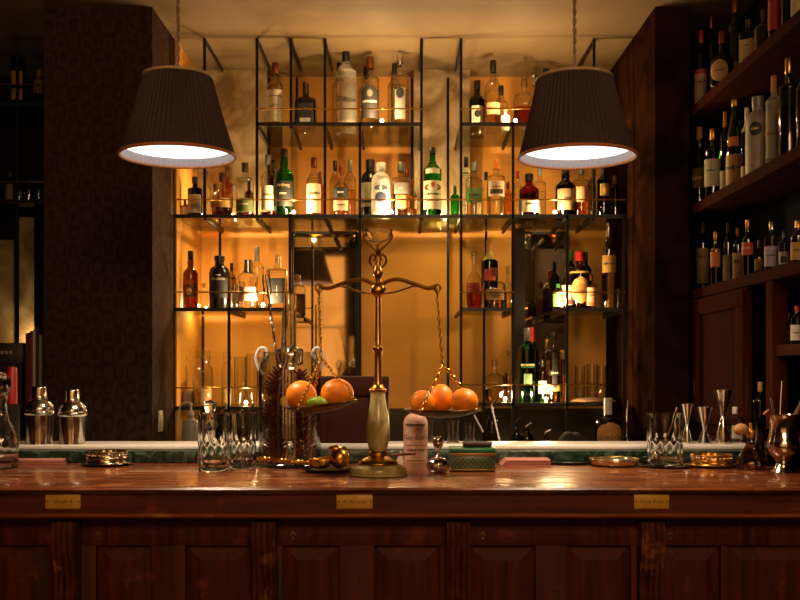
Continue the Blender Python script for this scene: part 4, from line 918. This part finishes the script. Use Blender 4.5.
def pan(cx, cz, R, tilt, side, desc):
    bm = B(); lathe(bm, catmull([(0, -.020), (R*.25, -.019), (R*.6, -.013), (R*.9, -.002), (R, .004), (R*.985, .006), (R*.88, .001), (R*.58, -.010), (R*.25, -.016), (0, -.017)], 3), 48)
    bmesh.ops.rotate(bm, verts=bm.verts, matrix=Matrix.Rotation(tilt, 3, 'Y')); o = part('scale_pan', bm, M('#5f4024', .35, 1, .25, 25), sc, (cx, 0, cz)); o['label'] = desc
    top = Vector((side*mm(59), 0, bz-.004))
    hook = Vector((cx, 0, cz+.135))
    part('chain', chain(top, hook), BRASS, sc)
    for a in (PI*.5+.4, PI*1.17+.4, PI*1.83+.4):
        e = Vector((cx+R*.97*math.cos(a)*math.cos(tilt), R*.97*math.sin(a), cz-R*.97*math.cos(a)*math.sin(tilt)+.004)); part('chain', chain(hook, e), BRASS, sc)
PLX, PRX = mm(-56.5), mm(64.5)
RP = mm(35.5)
PLZ, PRZ = sz(405.5), sz(411)
pan(PLX, PLZ, RP, math.radians(-6.5), -1, 'left brass pan tilting down to the left'.replace('down to the left', 'slightly')); pan(PRX, PRZ, mm(38.5), math.radians(0), 1, 'right brass pan hanging level')
m_or = M('#ff8c08', .42, 0, .06, 35, 'orange_peel', .25); m_lime = M('#8aa820', .35, 0, .15, 25, 'lime_peel', .2)
def orange(x, z, R, y, desc, el=1, lime=False, rot=None):
    t = thing('lime' if lime else 'orange', desc, 'lime' if lime else 'orange', (sx_+x, d+y, CT+z), 0, None if lime else 'oranges in the scale pans')
    bm = B(); ball(bm, (0, 0, 0), R, 1 if not lime else 1.25, 1, el, 28, 20); part('peel', bm, m_lime if lime else m_or, t, rot=rot)
    bm = B(); lathe(bm, [(0, 0), (.0022, 0), (.003, .002), (0, .0025)], 8, c=(0, 0, R*el-.001) if not lime else (0, 0, R-.001)); part('stem_button', bm, M('#5a5a20', .7), t, rot=rot if lime else (-.9 if not rot else 0, .3, 0))
orange(mm(301-378), PLZ-.013+mm(14.5), mm(15.5), .01, 'orange at the left of the left scale pan', .96)
orange(mm(337-378), PLZ-.003+mm(13), mm(16.5), .012, 'larger orange at the right of the left scale pan', .9)
orange(mm(318.5-378), PLZ-.012+mm(7.5), mm(8), -.044, 'green lime between two oranges in the left scale pan', .8, True)
orange(mm(422.5-378), PRZ-.013+mm(13), mm(12.5), -.01, 'orange at the left of the right scale pan', 1.0)
orange(mm(441.5-378), PRZ-.015+mm(17), mm(12.5), .045, 'tall orange in the middle of the right scale pan', 1.2)
orange(mm(464-378), PRZ-.011+mm(13.5), mm(14), -.008, 'orange at the right of the right scale pan', .93)
# brown leather case behind
d = 3.42; t = thing('leather_case', 'dark brown leather case standing behind the scales', 'case', (wx(350, d), d, LZ+.0004))
part('case_body', box(B(), -.13, .13, 0, .16, 0, .155, .008), M('#2c100a', .6, 0, .2, 30, bump=.1, spec=.1), t)
part('case_lid', box(B(), -.132, .132, -.002, .162, .156, .225, .01), M('#30120b', .6, 0, .2, 30, bump=.1, spec=.1), t)
for x in (-.08, .08): part('buckle', box(B(), x-.012, x+.012, -.006, -.0025, .14, .17, .001), BRASS, t)
# brass squeezer on dark dish
d = 2.98; t = thing('dark_dish', 'oval dark pewter dish under the brass citrus squeezer', 'dish', (wx(328, d), d, CT+.0004))
bm = B(); lathe(bm, catmull([(0, 0), (.05, 0), (.075, .008), (.077, .010), (.05, .004), (0, .004)], 3), 40, sy=.55); part('plate', bm, M('#3a2f22', .25, .9), t)
t = thing('citrus_squeezer', 'ornate brass citrus squeezer lying on a dark dish by the scales', 'squeezer', (wx(326, d), d-.005, CT+.0125))
bm = B(); lathe(bm, catmull([(0, 0), (.022, .002), (.032, .012), (.034, .026), (.030, .028), (.026, .018), (0, .010)], 3), 36, c=(-.018, 0, 0), rmod=lambda a, z: 1+.03*math.cos(a*12)); part('lower_cup', bm, BRASS, t)
bm = B(); ball(bm, (.040, 0, .030), .028, 1, .9, 1.1, 22, 14); ball(bm, (.028, 0, .058), .014, 1.5, .9, .8); part('upper_cup', bm, BRASS, t)
bm = B(); tube(bm, catmull([(-.02, 0, .028), (.02, 0, .036), (.045, 0, .050), (.058, 0, .062)], 4), .006, 8); part('hinge', bm, BRASS, t)
bm = B()
for ph in (0, PI): tube(bm, [(-.045-.155*i/50, .004*math.sin(i*.8+ph), .016+.014*(i/50)+.004*math.cos(i*.8+ph)) for i in range(51)], .0032, 6)
part('twisted_handle', bm, BRASS, t)
# stoneware gin bottle
d = dby(470); bx_ = bottle(415.5, 401, 24, CT, d, style='jug', glass='clay', cap='clay2' if False else 'cork', capfrac=.97, desc="squat pale clay bottle with black lettering right of the onyx base", cat='bottle',
   label=(.12, .72, 58, '#c99c82', [("DRY GIN", .66, .07, '#4a3228'), ("Gordon's", .48, .105, '#2a1c18'), ('LONDON', .30, .07, '#6a4a3c')], [(.14, .155, -50, 50, '#7a5444'), (.36, .37, -50, 50, '#7a5444')]))
# pyramid paper / card
d = 3.1; bm = B(); vs = [bm.verts.new(p) for p in ((-.018, 0, 0), (.018, 0, 0), (.018, .03, 0), (-.018, .03, 0), (.006, .012, .055))]
for q in ((0, 1, 4), (1, 2, 4), (2, 3, 4), (3, 0, 4), (3, 2, 1, 0)): bm.faces.new([vs[i] for i in q])
tag(part('folded_card', bm, M('#cdb9a4', .7), None, (wx(399, d), d, CT+.0004), smooth=False), 'small pale folded card between the onyx column and the clay bottle', 'card')
rod('wooden_muddler', [(wx(392, 2.96), 2.96, CT+.052), (wx(404, 2.93), 2.93, CT+.058), (wx(415, 2.88), 2.88, CT+.063)], .004, M('#9a5a3c', .5), 'slim reddish wooden stick resting across by the clay bottle', 'stick')
# silver footed cup + fluted sugar pot
d = 2.98; t = thing('fluted_pot', 'small fluted silver pot with tall stem between the clay bottle and the green box', 'pot', (wx(438, d), d, CT+.0004))
bm = B(); lathe(bm, catmull([(0, 0), (.022, 0), (.031, .012), (.032, .028), (.024, .040), (.010, .046)], 4), 60, rmod=lambda a, z: 1+.04*abs(math.cos(a*8))); part('pot_body', bm, SILVER, t, angle=60)
bm = B(); lathe(bm, catmull([(.010, .046), (.005, .052), (.004, .062), (.010, .072), (.016, .085), (.017, .098), (.013, .104), (0, .107)], 4), 28); part('stem_cup', bm, SILVER, t)
for px, yt, w_, s in ((428, 421, 13, 'left'), (453, 421, 14, 'middle'), (470, 423, 12, 'right')):
    d = 3.43; x = wx(px, d); R = w_/2*d/F; H = wz(yt, d)-LZ
    bm = B(); lathe(bm, [(0, 0), (R*.85, 0), (R, H), (R-.0018, H), (R*.8, H*.08), (0, H*.07)], 24); tag(part('shot_glass', bm, CLEARGLASS, None, (x, d, LZ+.0004)), s+' small clear glass of three beneath the right scale pan', 'glass', 'small glasses on the ledge')
# green box
d = 3.0; x0, x1 = wx(450, d), wx(496, d); t = thing('lacquer_box', 'green lattice patterned box with brass edges on the bar', 'box', ((x0+x1)/2, d, CT+.0004)); hw = (x1-x0)/2
def lattice(name):
    m, n, l, b = mat_new(name); tc = n.new('ShaderNodeTexCoord'); mp = n.new('ShaderNodeMapping'); mp.inputs['Rotation'].default_value = (0, PI/4, 0); mp.inputs['Scale'].default_value = (95, 95, 95)
    ck = n.new('ShaderNodeTexBrick'); ck.offset = 0; ck.inputs['Color1'].default_value = lin('#1d5234'); ck.inputs['Color2'].default_value = lin('#174428'); ck.inputs['Mortar'].default_value = lin('#5c6a44')
    ck.inputs['Scale'].default_value = 1; ck.inputs['Mortar Size'].default_value = .12; ck.inputs['Brick Width'].default_value = 1; ck.inputs['Row Height'].default_value = 1
    sp = n.new('ShaderNodeSeparateXYZ'); cb_ = n.new('ShaderNodeCombineXYZ')
    l.new(tc.outputs['Object'], mp.inputs[0]); l.new(mp.outputs[0], sp.inputs[0]); l.new(sp.outputs[0], cb_.inputs[0]); l.new(sp.outputs[2], cb_.inputs[1]); l.new(cb_.outputs[0], ck.inputs[0]); l.new(ck.outputs[0], b.inputs['Base Color']); b.inputs['Roughness'].default_value = .25
    return m
part('box_body', box(B(), -hw+.003, hw-.003, 0, .08, .008, .046, .001), lattice('green_lattice'), t)
part('lid', box(B(), -hw, hw, -.003, .083, .056, .070, .004), M('#1f6a44', .3, 0, .15), t)
bm = B(); box(bm, -hw, hw, -.003, .083, .046, .0555, .001); box(bm, -hw, hw, -.003, .083, .004, .0078, .001)
for sx in (-1, 1):
    for yy in (.003, .077): ball(bm, (sx*(hw-.006), yy, .0035), .0035, u=8, v=6)
part('brass_edging', bm, M('#8a6a3c', .4, .8), t)
bm = B(); torus(bm, (hw+.004, -.004, .010), .006, .0012); part('ring_pull', bm, BRASS, t)
BT = CT+.0004+.070
for i, (a, b, y, s) in enumerate(((-.028, .050, .025, 'front'), (-.034, .040, .045, 'rear'))):
    bm = B(); tube(bm, catmull([(a, 0, .008), (a+.01, 0, .009), (0, 0, .0095), (b-.008, 0, .009), (b, 0, .008)], 4), [.005]+[.0085]*15+[.0065], 12)
    tag(part('cigar', bm, M('#3a1e12', .7, 0, .2, 60), None, ((x0+x1)/2+.006, d+y-.01, BT+.0004)), s+' dark cigar of the pair on top of the green box', 'cigar', 'cigars on the green box')
def striped(px0, py0, px1, py1, d, desc):
    p0 = Vector((wx(px0, d), d, wz(py0, d))); p1 = Vector((wx(px1, d), d, wz(py1, d))); v = p1-p0; t = thing('paper_straw', desc, 'straw', tuple(p0), 0, 'striped straws by the green box')
    bm = B(); tube(bm, [(0, 0, 0), tuple(v)], .0026, 10); part('tube', bm, M('#d8d0c4', .6), t)
    s = v.normalized().cross(Vector((0, 1, 0))); u = s.cross(v.normalized()); bm = B()
    tube(bm, [v*(i/80)+(s*math.cos(i*.7)+u*math.sin(i*.7))*.0025 for i in range(81)], .0009, 5); part('stripe', bm, M('#2a2220', .6), t)
striped(500, 442.5, 491.5, 405, 3.44, 'striped paper straw leaning back from the white ledge')
striped(483, 432, 474, 415, 3.1, 'short striped straw leaning under the right scale pan')
# back counter objects
bottle(608, 398, 27, 1.02, 4.42, style='squat', glass='dgreen', cap='white', capfrac=.72, label=(.12, .60, 62, '#b98a34', [('GORDON', .34, .10, '#2a1c10'), ('SPECIAL', .22, .05, '#6a2c18')], [(.14, .17, -55, 55, '#5a3c14')], 'arch'), desc="squat dark green bottle with gold arched label behind the ledge")
t = thing('pouring_spout', 'tall thin chrome pourer bottle right of the gold label bottle', 'pourer', (wx(627, 4.35), 4.35, 1.0204))
bm = B(); lathe(bm, catmull([(0, 0), (.028, 0), (.026, .08), (.010, .13), (.008, .16)], 3), 20); part('bottle_body', bm, glassm('red'), t)
bm = B(); tube(bm, [(0, 0, .155), (0, 0, .19), (.004, 0, .25)], [.008, .006, .003], 10); part('spout', bm, SILVER, t)
# dark machine/cloth at right
t = thing('bar_cloth', 'dark crumpled bar cloth heaped behind the ledge beneath the right shelves', 'cloth', (wx(577, 4.4), 4.4, 1.0204))
bm = B(); NU, NV = 26, 14; rows = []
for j in range(NV+1):
    row = []
    for i in range(NU+1):
        u, v = i/NU, j/NV; x = (u-.5)*.20; y = (v-.5)*.16
        h = max(0.002, .15*(math.sin(PI*u)**.5)*(1-.55*u)*math.sin(PI*v)**.5)+.006*math.sin(u*19+v*7)*math.sin(PI*u)*math.sin(PI*v)
        row.append(bm.verts.new((x, y, max(.001, h))))
    rows.append(row)
for j in range(NV):
    for i in range(NU): bm.faces.new((rows[j][i], rows[j][i+1], rows[j+1][i+1], rows[j+1][i]))
part('folds', bm, M('#191412', .9), t)
# wicker mat on lowest shelf
bm = B(); lathe(bm, catmull([(0, 0), (.09, 0), (.10, .006), (.07, .016), (0, .022)], 2), 30, sy=.8, rmod=lambda a, z: 1+.03*math.cos(a*30)); tag(part('wicker_mat', bm, M('#8a6a44', .9, 0, .3, 90, bump=.4), None, (wx(592, 4.66)+.02, 4.74, S4+.0004)), 'pale woven mat lying at the right end of the lowest shelf', 'mat')
# small tools seen behind ledge
for px, yt, nm, ds in ((511, 420, 'ice_pick', 'thin steel ice pick standing left of the pourers behind the ledge'), ):
    t = thing(nm, ds, 'ice pick', (wx(px, 4.35), 4.35, 1.0204)); H = wz(yt, 4.35)-1.02
    bm = B(); tube(bm, [(0, 0, .07), (0, 0, H)], [.003, .002], 8); part('spike', bm, SILVER, t)
    bm = B(); lathe(bm, catmull([(0, 0), (.016, 0), (.012, .03), (.014, .05), (.004, .075)], 3), 16); part('handle', bm, M('#4a2a18', .5), t)
def pourer_bottle(px, yt, w_, glass, ds, cap='silver'):
    d = 4.35; x = wx(px, d); R = w_/2*d/F; H = wz(yt, d)-1.02
    t = thing('speed_pour_bottle', ds, 'bottle', (x, d, 1.0204), 0, 'pouring bottles behind the ledge')
    bm = B(); lathe(bm, catmull([(0, 0), (R, 0), (R, .55*H), (R*.8, .66*H), (R*.35, .74*H), (R*.33, .84*H)], 3), 20); part('glass_body', bm, glassm(glass), t)
    bm = B(); tube(bm, catmull([(0, 0, .83*H), (0, 0, .9*H), (.012, 0, .97*H), (.02, 0, H)], 4), [.007]*7+[.004]*6, 8); part('pourer', bm, capm(cap), t)
pourer_bottle(527, 423, 14, 'black', 'black bottle with silver pourer behind the ledge, left of the crumpled cloth'); pourer_bottle(516.5, 418, 9, 'black', 'slim black bottle with black pourer behind the ledge', 'black')
pourer_bottle(546, 430, 11, 'smoke', 'smoky bottle with small pourer beside the crumpled cloth')
pourer_bottle(222, 408, 12, 'dgreen', 'dark green bottle with pourer seen above the left mixing glasses'); pourer_bottle(238, 410, 13, 'brown', 'brown bottle with pourer above the left mixing glasses')
pourer_bottle(492, 400, 13, 'smoke', 'smoky bottle with pourer behind the striped straws'); pourer_bottle(250, 404, 11, 'amber', 'amber bottle with pourer just left of the pine cone jar')
# pump bottle, white box and wall socket on the left
t = thing('pump_bottle', 'white labelled pump dispenser bottle behind the ledge at left', 'dispenser', (wx(191, 4.4), 4.4, 1.0204)); 
bm = B(); lathe(bm, catmull([(0, 0), (.035, 0), (.036, .14), (.026, .165), (.012, .17), (.012, .185)], 3), 24); part('bottle_body', bm, M('#8d8878', .4), t)
bm = B(); lathe(bm, [(.013, .185), (.013, .20), (.005, .202), (.005, .235), (0, .235)], 14); tube(bm, catmull([(0, 0, .235), (-.02, 0, .24), (-.045, 0, .225), (-.055, 0, .17), (-.05, 0, .10)], 4), .0035, 8); part('pump', bm, M('#c8c0b0', .4), t)
t = thing('wall_socket', 'small white wall socket on the side of the papered pillar', 'socket', (-1.0195, 4.32, wz(421, 4.32)))
part('face_plate', box(B(), .0004, .010, -.03, .03, -.045, .045, .003), M('#b8b09c', .5), t); part('socket_insert', box(B(), .0102, .013, -.02, .02, -.03, .03, .002), M('#98907c', .5), t)
bm = box(B(), -.022, .022, -.01, .05, 0, .07, .004); tag(part('tin_box', bm, M('#8d8678', .45, 0, .1), None, (wx(188, 4.74), 4.735, S4L+.0004+.0), smooth=True), 'small pale tin standing at the left of the lowest left shelf', 'tin')
# jiggers
def jigger(px, w_, ytop, d, desc, waist=.48):
    x = wx(px, d); H = wz(ytop, d)-LZ; R = w_/2*d/F
    t = thing('jigger', desc, 'jigger', (x, d, LZ+.0004), 0, 'steel jiggers on the ledge')
    bm = B(); lathe(bm, [(R*.90, 0), (R*.88, 0), (R*.20, waist*H-.004), (0, waist*H-.004)], 36); lathe(bm, [(R*.90, 0), (R*.93, .003), (R*.24, waist*H)], 36); part('lower_cup', bm, SILVER, t)
    bm = B(); lathe(bm, [(R*.24, waist*H), (R*.98, H-.003), (R, H), (R*.95, H), (R*.20, waist*H+.005), (0, waist*H+.005)], 36); part('upper_cup', bm, SILVER, t)
    bm = B(); lathe(bm, [(R*.25, waist*H-.004), (R*.31, waist*H), (R*.25, waist*H+.004)], 30); part('waist_ring', bm, SILVER, t)
jigger(687, 13, 404, 3.43, 'steel jigger just behind the right mixing glass')
jigger(704.5, 15, 407, 3.41, 'shortest steel jigger, middle of the three', .36)
jigger(723, 18, 390, 3.41, 'tallest steel jigger with narrow waist')
# small white label bottle
bottle(735, 407, 13, LZ, 3.50, style='shoulder', glass='clear', cap='white', capfrac=.80, sq=5, liq='clear', label=(.10, .48, 40, '#b8b4a4', [('BITTERS', .34, .06, BK)]), desc='small bottle with white cap and grey label right of the tallest jigger')
# atomiser
d = 3.08; t = thing('perfume_atomiser', 'dark cut glass atomiser with tan bulb and gold collar', 'atomiser', (wx(751, d), d, CT+.0004))
bm = B(); lathe(bm, catmull([(0, 0), (.034, 0), (.042, .010), (.042, .026), (.026, .055), (.013, .080), (.010, .098)], 4), 40, rmod=lambda a, z: 1+.03*abs(math.cos(a*6))); part('glass_body', bm, thin_glass((.50, .26, .18), 'atomiser_glass', boost=2), t)
bm = B(); lathe(bm, catmull([(.011, .096), (.013, .100), (.013, .118), (.006, .124), (.005, .138), (0, .14)], 3), 24); part('gold_collar', bm, BRASS, t)
bm = B(); tube(bm, [(0, 0, .122), (-.014, 0, .124)], .003, 8); ball(bm, (-.030, 0, .120), .018, 1.25, 1, 1, 22, 14); part('squeeze_bulb', bm, M('#b0804c', .7), t)
# corked bottle
bottle(760.5, 382, 14, LZ, 3.48, style='bord', glass='smoke', cap='cork', capfrac=.84, liq='dark', desc='dark bottle with pale cork behind the atomiser')
# silver vases with tools
def vase(px, w_, ytop, py, d, desc, Rs=1):
    x = wx(px, d); R = w_/2*d/F; H = wz(ytop, d)-CT
    t = thing('julep_cup', desc, 'cup', (x, d, CT+.0004), 0, 'silver julep cups at the right end')
    bm = B(); lathe(bm, catmull([(0, 0), (R*.78, 0), (R*.80, .01*H), (R*.62, .08*H), (R*.42, .16*H), (R*.55, .22*H), (R*.92, .34*H), (R, .48*H), (R*.88, .62*H), (R*.80, .75*H), (R*.84, .92*H), (R*.90, H), (R*.86, H), (R*.77, .92*H), (R*.76, .75*H), (R*.84, .60*H), (R*.9, .48*H), (R*.8, .36*H), (0, .30*H)], 4), 44); part('cup_body', bm, M('#cabba2', .14, 1, .1, 20), t)
    bm = B(); lathe(bm, [(R*.43, .155*H), (R*.50, .165*H), (R*.43, .175*H)], 32); part('stem_ring', bm, SILVER, t); return x, R, H
x, R, H = vase(783, 32, 415, 473, 3.0, 'tall silver footed cup holding wooden muddlers')
zc = CT+.4*H
rod('wooden_muddler', [(x-.01, 2.995, zc), (x+.020, 2.99, zc+.07), (x+.062, 2.98, zc+.17)], [.006, .007, .008]*4+[.009], M('#5a3220', .5), 'thick dark wooden muddler leaning right in the footed silver cup', 'muddler')
rod('wooden_spatula', [(x+.005, 3.0, zc), (x-.022, 3.0, zc+.075), (x-.05, 3.0, zc+.11)], [.007, .009, .011]*4+[.012], M('#7a3018', .4), 'reddish wooden scoop leaning left in the footed silver cup', 'scoop')
rod('bar_tongs', [(x, 3.012, zc), (x-.003, 3.015, zc+.09), (x+.004, 3.02, zc+.20)], .003, SILVER, 'thin silver tongs standing upright in the footed silver cup', 'tongs')
rod('bar_knife', [(x-.004, 3.02, zc), (x-.018, 3.02, zc+.09), (x-.028, 3.02, zc+.15)], .004, SILVER, 'silver knife handle standing left in the footed silver cup', 'knife')
bm = B(); vd = 3.2; x = wx(765, vd); tag(part('smoked_tumbler', lathe(B(), [(0, 0), (.030, 0), (.034, .115), (.032, .115), (.028, .006), (0, .005)], 28), thin_glass((.4, .22, .14), 'smoked_glass', boost=1.5), None, (x, vd, CT+.0004)), 'dark smoked tumbler between the atomiser and the footed silver cup', 'glass')
# left: decanter, books, black box, red candle
t = thing('crystal_decanter', 'cut crystal decanter cut off by the left photo edge', 'decanter', (wx(1, 3.12), 3.12, CT+.0004))
R = 16*3.12/F; H = wz(372, 3.12)-CT
bm = B(); lathe(bm, catmull([(0, 0), (R*.9, 0), (R, .05*H), (R*1.0, .28*H), (R*.72, .42*H), (R*.42, .55*H), (R*.36, .72*H), (R*.50, .78*H), (R*.42, .78*H), (R*.30, .70*H), (R*.34, .55*H), (R*.60, .42*H), (R*.88, .28*H), (R*.86, .08*H), (0, .06*H)], 4), 48, rmod=lambda a, z: 1+.045*abs(math.cos(a*6+z*60))); part('cut_glass_body', bm, CLEARGLASS, t, angle=25)
bm = B(); lathe(bm, catmull([(R*.30, .76*H), (R*.55, .82*H), (R*.60, .90*H), (R*.3, .98*H), (0, H)], 3), 10); part('stopper', bm, CLEARGLASS, t, smooth=False)
bm = B(); d = 3.20; lathe(bm, [(0, 0), (.05, 0), (.052, .006), (.046, .004), (0, .004)], 40); tag(part('silver_coaster', bm, SILVER, None, (wx(1, 3.2)-.04, 3.26-.0, CT+.0004)), 'thin silver coaster behind the crystal decanter', 'coaster') if False else bm.free()
sb = thing('side_cabinet', 'low dark side cabinet at far left carrying books', 'cabinet', (-1.84, 4.5, 0))
part('cabinet_body', box(B(), -.35, .36, -.28, .24, 0, 1.10, .004), M('#17110d', .5), sb); part('cabinet_top', box(B(), -.36, .37, -.29, .245, 1.1005, 1.12, .004), M('#1d140e', .4), sb)
SBZ = 1.12
for i, (px, wpx_, yt, colr, ds) in enumerate(((27.5, 3.6, 333, '#4a1420', 'dark maroon book at the left of the row'), (31.2, 2.8, 331, '#7a1a28', 'crimson book next to the maroon one'), (34.3, 2.6, 330, '#b8b0a0', 'white spined book in the middle of the row'), (37.3, 2.8, 326, '#1d2440', 'navy blue book right of the white one'), (40.6, 2.8, 335, '#8a8068', 'beige book at the right end of the row'))):
    d = 4.3; x = wx(px, d); hw = wpx_/2*d/F; H = wz(yt, d)-SBZ
    t = thing('tall_book', ds, 'book', (x, d, SBZ+.0004), 0, 'tall books left of the pillar')
    bm = B(); box(bm, -hw, -hw+.0018, 0, .24, 0, H); box(bm, hw-.0018, hw, 0, .24, 0, H); box(bm, -hw, hw, -.0035, -.0002, 0, H, .001); part('cover', bm, M(colr, .6), t, smooth=False)
    part('pages', box(B(), -hw+.002, hw-.002, .0, .235, .004, H-.004), M('#c8bca0', .8), t, smooth=False)
t = thing('black_box', 'black gift box stacked on dark stand at far left', 'box', (wx(10, 4.28), 4.28, SBZ+.0004))
part('stand', box(B(), -.08, .05, 0, .15, 0, wz(364, 4.28)-SBZ), M('#120e0c', .5), t, smooth=False); part('box_body', box(B(), -.075, .055, -.01, .14, wz(364, 4.28)-SBZ+.0005, wz(343, 4.28)-SBZ, .002), M('#2c2926', .4), t)
bm = B()
for k in range(3): box(bm, -.035+k*.018, -.023+k*.018, -.0115, -.0103, wz(354, 4.28)-SBZ, wz(351, 4.28)-SBZ)
part('silver_print', bm, M('#a8a090', .5), t, smooth=False)
t = thing('pillar_candle', 'short red pillar candle on a dark stand at the far left', 'candle', (wx(12, 3.72), 3.72, CT+.021)); H = wz(367, 3.72)-CT-.02
t.location = (wx(12, 3.56), 3.56, LZ+.0004); H = wz(367, 3.56)-LZ
hs = wz(404, 3.56)-LZ; part('stand', lathe(B(), [(0, 0), (.026, 0), (.024, hs-.004), (.026, hs-.0005), (0, hs-.0005)], 24), M('#15100d', .5), t)
bm = B(); lathe(bm, [(0, hs), (.018, hs), (.018, H*.97), (.015, H), (0, H*.98)], 24); part('wax', bm, M('#a01418', .4), t)
bm = B(); tube(bm, [(0, 0, H*.98), (.001, 0, H+.008)], .0012, 6); part('wick', bm, M('#1a1512', .8), t)
